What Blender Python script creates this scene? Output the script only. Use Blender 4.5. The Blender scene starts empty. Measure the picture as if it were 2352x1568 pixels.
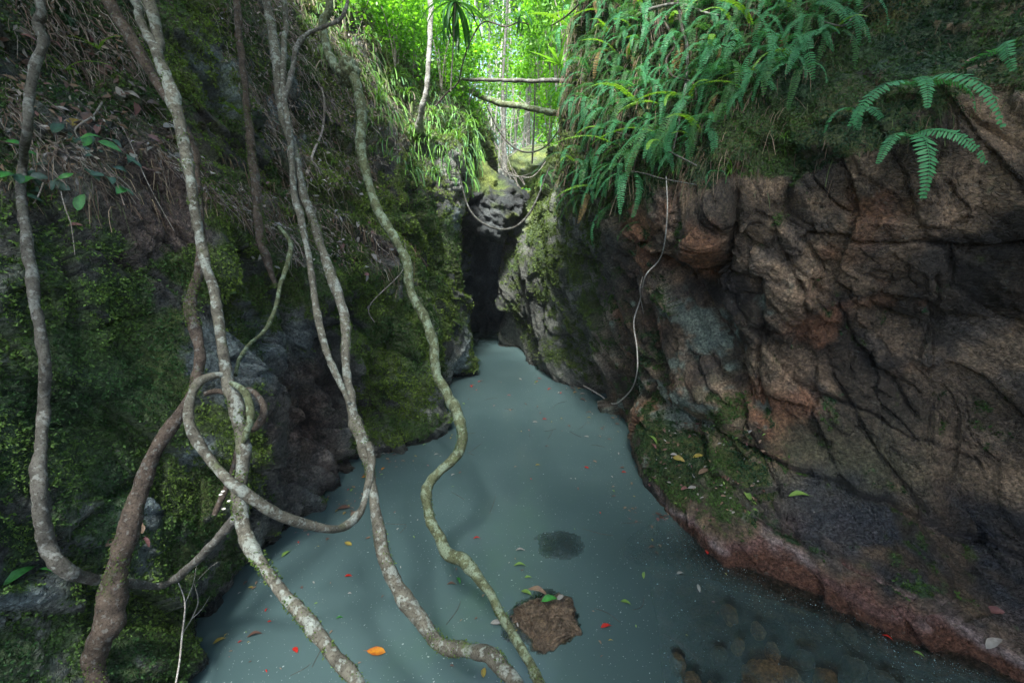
import bpy, math, random
import numpy as np
from mathutils import Vector, Matrix, Quaternion
from mathutils.bvhtree import BVHTree
random.seed(7); RS = np.random.RandomState(7)
SC = bpy.context.scene; C = SC.collection
R = math.radians
# ------------------------------------------------------------------ camera, sky, sun, exposure
H = 3.0; PITCH = R(15.0)
cam_d = bpy.data.cameras.new('camera'); cam = bpy.data.objects.new('camera', cam_d); C.objects.link(cam)
cam.location = (0, 0, H); cam.rotation_euler = (R(90) - PITCH, 0, 0)
cam_d.lens = 16.0; cam_d.sensor_width = 36.0; cam_d.clip_start = 0.05; cam_d.clip_end = 600
SC.camera = cam
SUN_EL, SUN_AZ = R(60), R(188)         # high sun behind the camera, mostly cut off by the crowns overhead
w = bpy.data.worlds.new('World'); SC.world = w; w.use_nodes = True
nt = w.node_tree; nt.nodes.clear()
sky = nt.nodes.new('ShaderNodeTexSky'); sky.sky_type = 'NISHITA'; sky.sun_disc = False
sky.sun_elevation = SUN_EL; sky.sun_rotation = SUN_AZ; sky.air_density = 1.0; sky.dust_density = 2.5; sky.ozone_density = 1.0
bg = nt.nodes.new('ShaderNodeBackground'); bg.inputs['Strength'].default_value = 0.11
wo = nt.nodes.new('ShaderNodeOutputWorld')
nt.links.new(sky.outputs[0], bg.inputs['Color']); nt.links.new(bg.outputs[0], wo.inputs['Surface'])
sl = bpy.data.lights.new('sun', 'SUN'); sl.energy = 4.0; sl.angle = R(10); sl.color = (1.0, 0.98, 0.93)
sun = bpy.data.objects.new('sun', sl); C.objects.link(sun)
sd = Vector((math.sin(SUN_AZ) * math.cos(SUN_EL), math.cos(SUN_AZ) * math.cos(SUN_EL), math.sin(SUN_EL)))
sun.rotation_euler = sd.to_track_quat('Z', 'Y').to_euler(); sun.location = (0, 0, 30)
SC.view_settings.view_transform = 'Standard'; SC.view_settings.look = 'None'
SC.view_settings.exposure = 2.38; SC.view_settings.gamma = 1.0
try: SC.view_settings.use_curve_mapping = False
except Exception: pass
SC.render.engine = 'CYCLES'
SC.cycles.max_bounces = 7; SC.cycles.diffuse_bounces = 3; SC.cycles.glossy_bounces = 2
SC.cycles.transmission_bounces = 4; SC.cycles.transparent_max_bounces = 8; SC.cycles.sample_clamp_indirect = 4.0
SC.cycles.use_denoising = True
HAZE = 0.0015
# ------------------------------------------------------------------ geometry of the view, used to measure the place
F = 1045.33; CP, SP = math.cos(PITCH), math.sin(PITCH)
def ray(px, py):
    xc = (px - 1176.0) / F; yc = (784.0 - py) / F
    return xc, CP + SP * yc, -SP + CP * yc
def at(px, py, Y):
    x, y, z = ray(px, py); t = Y / y
    return np.array((x * t, Y, H + z * t))
def on_water(px, py, z=0.0):
    x, y, zz = ray(px, py); t = (z - H) / zz
    return np.array((x * t, y * t, z))
def project(P):
    d = P - np.array((0, 0, H))
    zc = d[:, 1] * CP - d[:, 2] * SP; yc = d[:, 1] * SP + d[:, 2] * CP
    zc = np.where(zc > 0.05, zc, 0.05)
    return 1176 + F * d[:, 0] / zc, 784 - F * yc / zc
def vdepth(p): return max(0.3, p[1] * CP - (p[2] - H) * SP)
# ------------------------------------------------------------------ numpy noise
def _h(ix, iy, iz, s):
    h = (ix.astype(np.uint32) * np.uint32(374761393) + iy.astype(np.uint32) * np.uint32(668265263)
         + iz.astype(np.uint32) * np.uint32(2147483647) + np.uint32(s * 974711 + 12345))
    h = (h ^ (h >> np.uint32(13))) * np.uint32(1274126177)
    h = (h ^ (h >> np.uint32(16))) * np.uint32(2246822519)
    return ((h ^ (h >> np.uint32(15))) & np.uint32(0xFFFFFF)).astype(np.float64) / 16777216.0
def vnoise(P, s=0):
    P = np.asarray(P, float); f = np.floor(P); i = f.astype(np.int64); t = P - f; t = t * t * t * (t * (t * 6 - 15) + 10)
    r = 0
    for dx in (0, 1):
        for dy in (0, 1):
            for dz in (0, 1):
                wgt = (t[:, 0] if dx else 1 - t[:, 0]) * (t[:, 1] if dy else 1 - t[:, 1]) * (t[:, 2] if dz else 1 - t[:, 2])
                r = r + wgt * _h(i[:, 0] + dx, i[:, 1] + dy, i[:, 2] + dz, s)
    return r * 2 - 1
def fbm(P, s=0, o=5, g=0.5):
    a, r, n = 1.0, 0, 0
    for k in range(o):
        r = r + a * vnoise(P * (2.03 ** k) + 17.3 * k, s + k); n += a; a *= g
    return r / n
def facets(P, s=0, crack=0.05):
    """broken-rock relief: every cell of a 3-D cell noise is a tilted plane, with a groove where two cells meet"""
    f = np.floor(P); i = f.astype(np.int64); n = len(P)
    d1 = np.full(n, 9.0); d2 = np.full(n, 9.0); cx = np.zeros((n, 3)); cid = np.zeros((n, 3), np.int64)
    for dx in (-1, 0, 1):
        for dy in (-1, 0, 1):
            for dz in (-1, 0, 1):
                j = i + np.array((dx, dy, dz))
                c = j + np.stack([_h(j[:, 0], j[:, 1], j[:, 2], s + q) for q in (1, 2, 3)], 1)
                d = np.sqrt(((P - c) ** 2).sum(1))
                m = d < d1
                d2 = np.where(m, d1, np.minimum(d2, d)); d1 = np.where(m, d, d1)
                cx[m] = c[m]; cid[m] = j[m]
    g = np.stack([_h(cid[:, 0], cid[:, 1], cid[:, 2], s + q) for q in (5, 6, 7)], 1) * 2 - 1
    o = _h(cid[:, 0], cid[:, 1], cid[:, 2], s + 8) * 2 - 1
    e = d2 - d1
    return ((P - cx) * g).sum(1) * 0.9 + 0.45 * o - np.exp(-(e / crack) ** 2) * 0.16, o, e
def sstep(a, b, x):
    t = np.clip((x - a) / (b - a), 0, 1); return t * t * (3 - 2 * t)
def inpoly(px, py, poly, soft=0):
    m = np.zeros(len(px), bool); n = len(poly)
    for k in range(n):
        x1, y1 = poly[k]; x2, y2 = poly[(k + 1) % n]
        c = ((y1 > py) != (y2 > py)) & (px < (x2 - x1) * (py - y1) / ((y2 - y1) or 1e-9) + x1)
        m ^= c
    return m
def blob(px, py, cx, cy, rx, ry): return np.exp(-(((px - cx) / rx) ** 2 + ((py - cy) / ry) ** 2))
# ------------------------------------------------------------------ object helpers
def tag(o, label=None, cat=None, group=None, kind=None):
    for k, v in (('label', label), ('category', cat), ('group', group), ('kind', kind)):
        if v: o[k] = v
    return o
def mesh_np(name, V, Fc, mats=(), smooth=True, col=None, attrs=None):
    V = np.asarray(V, np.float32); Fc = np.asarray(Fc, np.int32); k = Fc.shape[1]
    me = bpy.data.meshes.new(name); me.vertices.add(len(V)); me.vertices.foreach_set('co', V.ravel())
    me.loops.add(Fc.size); me.loops.foreach_set('vertex_index', Fc.ravel())
    me.polygons.add(len(Fc)); me.polygons.foreach_set('loop_start', np.arange(0, Fc.size, k, dtype=np.int32))
    try: me.polygons.foreach_set('loop_total', np.full(len(Fc), k, np.int32))
    except Exception: pass
    me.polygons.foreach_set('use_smooth', np.full(len(Fc), smooth, bool))
    if col is not None:
        a = me.attributes.new('Col', 'FLOAT_COLOR', 'POINT')
        a.data.foreach_set('color', np.concatenate([col, np.ones((len(V), 1))], 1).astype(np.float32).ravel())
    for an, av in (attrs or {}).items():
        a = me.attributes.new(an, 'FLOAT', 'POINT'); a.data.foreach_set('value', np.asarray(av, np.float32))
    me.update(calc_edges=True); me.validate()
    for m in mats: me.materials.append(m)
    return me
def link(name, me, parent=None, loc=None):
    o = bpy.data.objects.new(name, me); C.objects.link(o)
    if parent: o.parent = parent
    if loc is not None: o.location = loc
    return o
def empty(name, loc=(0, 0, 0)):
    o = bpy.data.objects.new(name, None); C.objects.link(o); o.location = loc; o.empty_display_size = 0.1; return o
# ------------------------------------------------------------------ materials
def mat(name):
    m = bpy.data.materials.new(name); m.use_nodes = True; t = m.node_tree; t.nodes.clear()
    out = t.nodes.new('ShaderNodeOutputMaterial'); return m, t, out
def N(t, typ, **kw):
    n = t.nodes.new(typ)
    for k, v in kw.items():
        if k in n.inputs: n.inputs[k].default_value = v
        else: setattr(n, k, v)
    return n
def ramp(t, fac, stops):
    r = t.nodes.new('ShaderNodeValToRGB'); t.links.new(fac, r.inputs[0]); e = r.color_ramp.elements
    while len(e) < len(stops): e.new(0.5)
    for q, (p, c) in enumerate(stops): e[q].position = p; e[q].color = (*c, 1) if len(c) == 3 else c
    return r.outputs[0]
def noise(t, scale, detail=6, rough=0.6, vec=None):
    n = N(t, 'ShaderNodeTexNoise', Scale=scale, Detail=detail, Roughness=rough)
    if vec is not None: t.links.new(vec, n.inputs['Vector'])
    return n.outputs['Fac']
def mixc(t, fac, a, b, mode='MIX'):
    n = t.nodes.new('ShaderNodeMix'); n.data_type = 'RGBA'; n.blend_type = mode
    for s, v in ((n.inputs[0], fac), (n.inputs[6], a), (n.inputs[7], b)):
        if isinstance(v, bpy.types.NodeSocket): t.links.new(v, s)
        else: s.default_value = (*v, 1) if isinstance(v, tuple) and len(v) == 3 else v
    return n.outputs[2]
def mth(t, op, a, b=0.0, c=None):
    n = t.nodes.new('ShaderNodeMath'); n.operation = op
    for s, v in zip(n.inputs, (a, b, c)):
        if v is None: continue
        if isinstance(v, bpy.types.NodeSocket): t.links.new(v, s)
        else: s.default_value = v
    return n.outputs[0]
def rock_mat(name, use_attr=True, base=(0.1, 0.1, 0.09), wet=0.2):
    m, t, out = mat(name); co = N(t, 'ShaderNodeTexCoord').outputs['Object']
    if use_attr:
        col = N(t, 'ShaderNodeAttribute', attribute_name='Col').outputs['Color']
        wt = N(t, 'ShaderNodeAttribute', attribute_name='wet').outputs['Fac']
    else:
        col = ramp(t, noise(t, 6, 8, vec=co), [(0.3, tuple(c * 0.55 for c in base)), (0.5, base), (0.7, tuple(c * 1.5 for c in base))]); wt = None
    n1 = noise(t, 38, 8, 0.7, co); n2 = noise(t, 9, 6, 0.65, co)
    v = ramp(t, n1, [(0.32, (0.3, 0.3, 0.3)), (0.5, (1, 1, 1)), (0.68, (2.1, 2.05, 1.95))])
    c2 = mixc(t, 1.0, col, v, 'MULTIPLY')
    v2 = ramp(t, n2, [(0.3, (0.7, 0.72, 0.75)), (0.7, (1.3, 1.25, 1.2))])
    c3 = mixc(t, 1.0, c2, v2, 'MULTIPLY')
    lich = ramp(t, noise(t, 21, 5, 0.5, co), [(0.66, (0, 0, 0)), (0.72, (1, 1, 1))])
    c3 = mixc(t, mth(t, 'MULTIPLY', lich, 0.28), c3, (0.17, 0.20, 0.18))
    b = N(t, 'ShaderNodeBsdfPrincipled'); t.links.new(c3, b.inputs['Base Color'])
    if wt is not None:
        r = mth(t, 'SUBTRACT', 0.88, mth(t, 'MULTIPLY', wt, 0.66)); t.links.new(r, b.inputs['Roughness'])
    else: b.inputs['Roughness'].default_value = 0.85 - wet * 0.6
    b.inputs['Specular IOR Level'].default_value = 0.4
    vo = N(t, 'ShaderNodeTexVoronoi', Scale=26.0, feature='DISTANCE_TO_EDGE'); 
    mp = N(t, 'ShaderNodeMapping'); mp.inputs['Scale'].default_value = (1, 1, 2.2); mp.inputs['Rotation'].default_value = (0.3, 0.6, 0.2)
    wv = mixc(t, 0.12, co, N(t, 'ShaderNodeTexNoise', Scale=7.0).outputs['Color']); t.links.new(wv, mp.inputs['Vector']); t.links.new(mp.outputs[0], vo.inputs['Vector'])
    cr = mth(t, 'MINIMUM', vo.outputs[0], 0.1)
    hgt = mth(t, 'ADD', mth(t, 'MULTIPLY', noise(t, 55, 10, 0.72, co), 0.5), mth(t, 'MULTIPLY', cr, 2.4))
    hgt = mth(t, 'ADD', hgt, mth(t, 'MULTIPLY', n2, 0.8))
    bp = N(t, 'ShaderNodeBump', Strength=1.0, Distance=0.05); t.links.new(hgt, bp.inputs['Height']); t.links.new(bp.outputs[0], b.inputs['Normal'])
    t.links.new(b.outputs[0], out.inputs[0]); return m
def leaf_mat(name, c, trans=0.35, rough=0.45, attr=False, var=0.35, spec=0.4):
    m, t, out = mat(name)
    if attr: col = N(t, 'ShaderNodeAttribute', attribute_name='Col').outputs['Color']
    else:
        g = N(t, 'ShaderNodeNewGeometry'); rnd = g.outputs['Random Per Island']
        col = ramp(t, rnd, [(0.0, tuple(x * (1 - var) for x in c)), (0.5, c), (1.0, (c[0] * (1 + var * 1.6), c[1] * (1 + var), c[2] * (1 + var * 0.4)))])
    b = N(t, 'ShaderNodeBsdfPrincipled', Roughness=rough); t.links.new(col, b.inputs['Base Color']); b.inputs['Specular IOR Level'].default_value = spec
    tr = N(t, 'ShaderNodeBsdfTranslucent'); t.links.new(mixc(t, 1.0, col, (1.5, 1.5, 0.6), 'MULTIPLY'), tr.inputs[0])
    mx = N(t, 'ShaderNodeMixShader', Fac=trans); t.links.new(b.outputs[0], mx.inputs[1]); t.links.new(tr.outputs[0], mx.inputs[2])
    t.links.new(mx.outputs[0], out.inputs[0]); return m
def bark_mat(name, dark, mid, lich, mosscol, lamt=0.5, mamt=0.45, scale=1.0, bump=0.6):
    m, t, out = mat(name); co = N(t, 'ShaderNodeTexCoord').outputs['Object']
    c = ramp(t, noise(t, 16 * scale, 8, 0.7, co), [(0.32, dark), (0.6, mid)])
    l = ramp(t, noise(t, 11 * scale, 4, 0.55, co), [(lamt, (0, 0, 0)), (lamt + 0.05, (1, 1, 1))])
    c = mixc(t, mth(t, 'MULTIPLY', l, 0.65), c, lich)
    l2 = ramp(t, noise(t, 34 * scale, 3, 0.5, co), [(0.58, (0, 0, 0)), (0.63, (1, 1, 1))])
    c = mixc(t, mth(t, 'MULTIPLY', l2, 0.5), c, tuple(min(1, x * 1.25) for x in lich))
    ms = ramp(t, noise(t, 5 * scale, 6, 0.65, co), [(1 - mamt, (0, 0, 0)), (1 - mamt + 0.09, (1, 1, 1))])
    c = mixc(t, mth(t, 'MULTIPLY', ms, 0.75), c, mosscol)
    sp = ramp(t, noise(t, 90 * scale, 3, 0.6, co), [(0.33, (0.45, 0.42, 0.4)), (0.5, (1, 1, 1))]); c = mixc(t, 1.0, c, sp, 'MULTIPLY')
    b = N(t, 'ShaderNodeBsdfPrincipled', Roughness=0.85); t.links.new(c, b.inputs['Base Color']); b.inputs['Specular IOR Level'].default_value = 0.25
    hgt = mth(t, 'ADD', noise(t, 60 * scale, 8, 0.7, co), mth(t, 'MULTIPLY', noise(t, 20 * scale, 4, 0.6, co), 1.2))
    bp = N(t, 'ShaderNodeBump', Strength=bump, Distance=0.012); t.links.new(hgt, bp.inputs['Height']); t.links.new(bp.outputs[0], b.inputs['Normal'])
    t.links.new(b.outputs[0], out.inputs[0]); return m
M = {}
M['rock'] = rock_mat('rock')
M['stone'] = rock_mat('stone_brown', False, (0.15, 0.115, 0.082), 0.8)
M['stone_dark'] = rock_mat('stone_dark', False, (0.045, 0.04, 0.045), 0.5)
M['stone_tan'] = rock_mat('stone_tan', False, (0.36, 0.20, 0.11), 0.2)
M['rock_black'] = rock_mat('rock_black', False, (0.035, 0.045, 0.05), 0.6)
M['rock_grey'] = rock_mat('rock_grey', False, (0.17, 0.19, 0.2), 0.3)
M['moss'] = leaf_mat('moss', (0.05, 0.1, 0.02), 0.25, 0.6, attr=True, spec=0.25)
M['litter'] = leaf_mat('litter', (0.2, 0.15, 0.12), 0.1, 0.6, attr=True, spec=0.3)
M['fern'] = leaf_mat('fern', (0.06, 0.235, 0.105), 0.35, 0.5, var=0.12, spec=.2); M['fern_b'] = leaf_mat('fern_mid', (0.05, 0.15, 0.05), 0.35, 0.5, var=0.2, spec=.2); M['fern_old'] = leaf_mat('fern_old', (0.16, 0.12, 0.05), 0.2, 0.6, var=0.3, spec=.2)
M['fern_young'] = leaf_mat('fern_young', (0.14, 0.30, 0.03), 0.4, 0.45, var=0.15)
M['fern_dark'] = leaf_mat('fern_dark', (0.022, 0.085, 0.04), 0.25, 0.4, var=0.2)
M['grass'] = leaf_mat('grass_blade', (0.075, 0.20, 0.03), 0.35, 0.4, var=0.5)
M['crown_lime'] = leaf_mat('crown_lime', (0.16, 0.40, 0.04), 0.6, 0.45, var=0.4)
M['crown_mid'] = leaf_mat('crown_mid', (0.10, 0.27, 0.04), 0.45, 0.45, var=0.45)
M['crown_dark'] = leaf_mat('crown_dark', (0.04, 0.12, 0.04), 0.35, 0.4, var=0.4)
M['strap'] = leaf_mat('strap_leaf', (0.03, 0.12, 0.03), 0.3, 0.3, var=0.3)
M['bark_pale'] = bark_mat('bark_pale', (0.055, 0.052, 0.042), (0.15, 0.145, 0.115), (0.28, 0.32, 0.29), (0.075, 0.10, 0.035), 0.55, 0.40)
M['bark_brown'] = bark_mat('bark_brown', (0.035, 0.028, 0.024), (0.12, 0.095, 0.075), (0.16, 0.17, 0.16), (0.06, 0.08, 0.03), 0.63, 0.36, 1.2, 0.9)
M['bark_green'] = bark_mat('bark_green', (0.05, 0.055, 0.03), (0.13, 0.15, 0.08), (0.24, 0.31, 0.22), (0.085, 0.14, 0.035), 0.52, 0.40)
M['bark_grey'] = bark_mat('bark_grey', (0.05, 0.048, 0.042), (0.13, 0.128, 0.112), (0.24, 0.26, 0.245), (0.06, 0.08, 0.03), 0.57, 0.40)
M['twig'] = bark_mat('twig', (0.16, 0.14, 0.12), (0.34, 0.31, 0.28), (0.5, 0.5, 0.46), (0.2, 0.2, 0.1), 0.6, 0.3)
M['twig_white'] = bark_mat('twig_white', (0.3, 0.28, 0.25), (0.5, 0.48, 0.44), (0.6, 0.62, 0.6), (0.3, 0.3, 0.2), 0.6, 0.2)
# ------------------------------------------------------------------ rock walls from measured sections
def bez(P, k):
    """Catmull-Rom through rows of P (n,...) -> samples at float index k"""
    n = len(P); k = np.clip(k, 0, n - 1 - 1e-6); i = np.floor(k).astype(int); t = (k - i).reshape((-1,) + (1,) * (P.ndim - 1))
    a, b, c, d = P[np.maximum(i - 1, 0)], P[i], P[np.minimum(i + 1, n - 1)], P[np.minimum(i + 2, n - 1)]
    return 0.5 * ((2 * b) + (c - a) * t + (2 * a - 5 * b + 4 * c - d) * t * t + (3 * b - a - 3 * c + d) * t ** 3)
def grid_surface(cols, nu, nv, wu=None):
    G = np.array(cols, float)                    # (cols, rows, 3)
    d = np.sqrt((np.diff(G, axis=0) ** 2).sum(2)).mean(1) if wu is None else np.array(wu, float)
    cu = np.concatenate([[0], np.cumsum(d)]); cu /= cu[-1]
    ku = np.interp(np.linspace(0, 1, nu), cu, np.arange(len(G)))
    A = bez(G, ku)                               # (nu, rows, 3)
    kv = np.linspace(0, G.shape[1] - 1, nv)
    B = bez(np.swapaxes(A, 0, 1), kv)            # (nv, nu, 3)
    return np.swapaxes(B, 0, 1)                  # (nu, nv, 3)
def grid_normals(S, flip):
    du = np.gradient(S, axis=0); dv = np.gradient(S, axis=1); n = np.cross(du, dv)
    n /= np.maximum(np.linalg.norm(n, axis=2, keepdims=True), 1e-9)
    return -n if flip else n
def grid_faces(nu, nv, flip):
    a = (np.arange(nu - 1)[:, None] * nv + np.arange(nv - 1)[None, :]).ravel()
    f = np.stack([a, a + nv, a + nv + 1, a + 1], 1)
    return f[:, ::-1] if flip else f
def smooth_n(n, k=6):
    for _ in range(k):
        n = n.copy()
        n[1:-1] = (n[:-2] + n[1:-1] * 2 + n[2:]) / 4; n[:, 1:-1] = (n[:, :-2] + n[:, 1:-1] * 2 + n[:, 2:]) / 4
    return n / np.maximum(np.linalg.norm(n, axis=2, keepdims=True), 1e-9)
def rock_relief(P, rough, s, shear):
    Q = P @ shear.T
    wq = Q + 0.045 * np.stack([fbm(P * 1.6, s + 40 + q, 2) for q in range(3)], 1)
    f1, _, _ = facets(wq * 1.15, s); f2, o2, _ = facets(wq * 2.9 + 5, s + 11); f3, _, _ = facets(wq * 7.0 + 9, s + 22, 0.07)
    f4, _, _ = facets(wq * 16.0 + 3, s + 27, 0.1)
    lo = fbm(P * 0.75, s + 50, 3)
    rid = 1 - np.abs(fbm(wq * 2.2, s + 60, 4)) * 2.2
    return rough * (0.26 * f1 + 0.15 * f2 + 0.062 * f3 + 0.022 * f4 + 0.03 * rid + .12 * lo) + 0.012 * fbm(P * 9, s + 70, 4), o2
def groove(px, py, line, w, dep):
    d = np.full(len(px), 1e9)
    for (x1, y1), (x2, y2) in zip(line[:-1], line[1:]):
        L2 = (x2 - x1) ** 2 + (y2 - y1) ** 2; t = np.clip(((px - x1) * (x2 - x1) + (py - y1) * (y2 - y1)) / L2, 0, 1)
        d = np.minimum(d, np.hypot(px - x1 - t * (x2 - x1), py - y1 - t * (y2 - y1)))
    return -dep * np.exp(-(d / w) ** 1.1)
GR = [([(1690, 440), (1685, 560), (1660, 640), (1690, 760), (1700, 880), (1720, 1000)], 11, .17), ([(1590, 605), (1640, 622), (1668, 595)], 17, .24), ([(1560, 470), (1575, 560), (1560, 640), (1590, 700)], 8, .1),
      ([(1840, 560), (1900, 545), (2000, 555), (2100, 548), (2200, 565), (2352, 552)], 6, .09), ([(1930, 700), (1960, 790), (2040, 870), (2110, 960)], 10, .09), ([(1750, 640), (1760, 760), (1740, 850), (1760, 940)], 10, .12),
      ([(1690, 1000), (1800, 1070), (1940, 1120), (2080, 1170), (2200, 1230), (2352, 1275)], 10, .13), ([(1600, 790), (1640, 850), (1700, 930)], 8, .1), ([(1500, 820), (1560, 860), (1610, 940)], 8, .1), ([(1460, 600), (1480, 700), (1520, 800)], 9, .12),
      ([(1400, 640), (1420, 760), (1450, 850), (1455, 960)], 10, .16), ([(1285, 480), (1290, 600), (1280, 700), (1290, 800)], 9, .18), ([(1740, 1185), (1850, 1235), (1960, 1300), (2100, 1370)], 9, .10), ([(1240, 560), (1252, 660), (1240, 780)], 7, .12),
      ([(1780, 470), (1790, 560), (1840, 640), (1850, 700)], 7, .08), ([(2150, 640), (2160, 760), (2140, 860)], 7, .06), ([(1820, 880), (1950, 930), (2080, 1000), (2250, 1060)], 8, .07)]
GL = [([(170, 1230), (230, 1180), (290, 1130), (345, 1108)], 10, .14), ([(645, 640), (660, 760), (645, 900), (625, 1050)], 12, .2), ([(760, 600), (790, 700), (780, 850), (840, 960)], 10, .14), ([(870, 640), (905, 760), (880, 900)], 9, .14),
      ([(915, 250), (925, 380), (950, 480)], 11, .25), ([(540, 320), (575, 380), (600, 420)], 10, .12), ([(1000, 400), (1012, 520), (1030, 640), (1040, 780)], 7, .15), ([(500, 200), (530, 260), (545, 350)], 12, .12), ([(690, 900), (720, 1000), (790, 1060)], 8, .12),
      ([(60, 700), (200, 760), (330, 730)], 7, .05), ([(60, 930), (150, 980), (300, 960)], 6, .05), ([(760, 470), (820, 520), (900, 560)], 8, .12)]
W = lambda x, y, z: np.array((x, y, z), float)
def col_px(lst): return [at(*p) if len(p) == 3 else W(*p[1:]) for p in lst]
# left wall sections, from the water up ('w',x,y,z) are plain metres
def under(c, dx=-0.35): p = c[0]; return [W(p[0] + dx * 1.3, p[1], -1.3)] + c
Lc = [
 [W(-2.6, -3.5, 0), W(-2.7, -3.5, .7), W(-2.8, -3.5, 1.4), W(-2.9, -3.5, 2.1), W(-3.2, -3.4, 2.9), W(-3.8, -3.3, 3.6), W(-4.2, -3.3, 4.3), W(-4.6, -3.2, 5.5), W(-6, -3, 6.6)],
 [W(-2.3, -.5, 0), W(-2.5, -.5, .7), W(-2.6, -.5, 1.4), W(-2.7, -.4, 2.1), W(-2.9, -.3, 2.9), W(-3.5, -.2, 3.6), W(-3.9, 0, 4.2), W(-4.3, .2, 5.4), W(-5.8, .4, 6.5)],
 [W(-2.1, 1.5, 0), W(-2.35, 1.5, .6), W(-2.5, 1.6, 1.3), W(-2.6, 1.8, 2.0), W(-2.75, 2.1, 2.8), W(-3.2, 2.5, 3.6), W(-3.5, 2.8, 4.1), W(-3.9, 3.2, 5.3), W(-5.2, 3.8, 6.6)],
 col_px([(430, 1568, 2.35), (370, 1300, 2.5), (330, 1000, 2.75), (320, 750, 3.0), (340, 480, 3.35), (300, 300, 3.85), (250, 220, 4.15), (230, 0, 4.5), (100, -250, 5.4)]),
 col_px([(520, 1400, 2.92), (490, 1230, 2.95), (455, 1000, 3.1), (450, 750, 3.35), (470, 500, 3.75), (430, 360, 4.15), (370, 280, 4.5), (330, 50, 4.8), (250, -200, 5.8)]),
 col_px([(600, 1284, 3.5), (590, 1150, 3.38), (575, 960, 3.5), (570, 770, 3.75), (600, 560, 4.15), (555, 435, 4.5), (500, 350, 4.9), (430, 100, 5.1), (380, -150, 6.1)]),
 col_px([(635, 1250, 3.75), (650, 1100, 4.2), (640, 960, 4.35), (640, 800, 4.4), (655, 640, 4.6), (650, 530, 4.9), (580, 400, 5.3), (510, 130, 5.5), (480, -130, 6.6)]),
 col_px([(760, 1115, 4.67), (735, 1000, 4.95), (735, 880, 4.95), (730, 760, 4.85), (750, 640, 4.95), (730, 560, 5.25), (680, 450, 5.65), (610, 200, 6.1), (590, -100, 7.2)]),
 col_px([(880, 1047, 5.4), (845, 940, 5.75), (830, 850, 5.5), (835, 720, 5.5), (855, 620, 5.7), (850, 545, 6.1), (790, 420, 6.5), (735, 200, 7.1), (700, -60, 8.3)]),
 col_px([(1000, 990, 6.12), (985, 930, 6.0), (965, 800, 6.0), (950, 700, 6.15), (935, 590, 6.4), (910, 500, 6.8), (870, 360, 7.3), (830, 180, 7.9), (810, -20, 9.2)]),
 col_px([(985, 940, 6.85), (990, 880, 7.1), (990, 790, 7.1), (975, 690, 7.1), (965, 590, 7.2), (950, 490, 7.4), (920, 360, 7.8), (880, 200, 8.7), (860, 40, 10)]),
 col_px([(1040, 873, 8.3), (1035, 830, 8.0), (1020, 740, 7.9), (1005, 650, 7.9), (995, 560, 8.0), (985, 460, 8.1), (975, 340, 8.5), (950, 240, 9.2), (920, 100, 10.5)]),
 col_px([(1088, 860, 8.67), (1080, 810, 8.5), (1068, 720, 8.5), (1055, 630, 8.5), (1045, 540, 8.5), (1048, 430, 8.6), (1060, 330, 8.9), (1045, 262, 9.5), (1010, 170, 10.8)]),
 [W(-1.25, 9.6, 0), W(-1.3, 9.6, .6), W(-1.4, 9.6, 1.2), W(-1.5, 9.6, 1.8), W(-1.5, 9.5, 2.3), at(1080, 440, 9.6), at(1095, 370, 9.9), at(1080, 280, 10.4), at(1040, 200, 12)],
 [W(-1.3, 11.4, 0), W(-1.3, 11.4, .6), W(-1.3, 11.3, 1.2), W(-1.2, 11.2, 1.8), W(-1.1, 11, 2.3), at(1110, 450, 11), at(1125, 400, 11.3), at(1115, 320, 12), at(1060, 230, 13.5)],
 [W(-1.2, 13.5, 0), W(-1.2, 13.5, .6), W(-1.2, 13.5, 1.2), W(-1.1, 13.5, 1.8), W(-1.0, 13.5, 2.3), W(-1.0, 13.5, 2.8), W(-1.1, 13.5, 3.6), W(-1.9, 14, 4.8), W(-3.5, 15, 6.0)],
 [W(-1.6, 20, 0), W(-1.6, 20, .6), W(-1.6, 20, 1.2), W(-1.6, 20, 1.8), W(-1.6, 20, 2.4), W(-1.6, 20, 3.3), W(-2.2, 20, 4.4), W(-3.4, 21, 5.8), W(-6, 22, 7.5)],
]
Lc = [under(c) for c in Lc]
wl = [1.2, 1.2, 2.4, 2.4, 2.4, 1.2, 2.4, 2.4, 2.4, 1.6, 1.3, 1.2, .8, .6, .5, .4]
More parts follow.
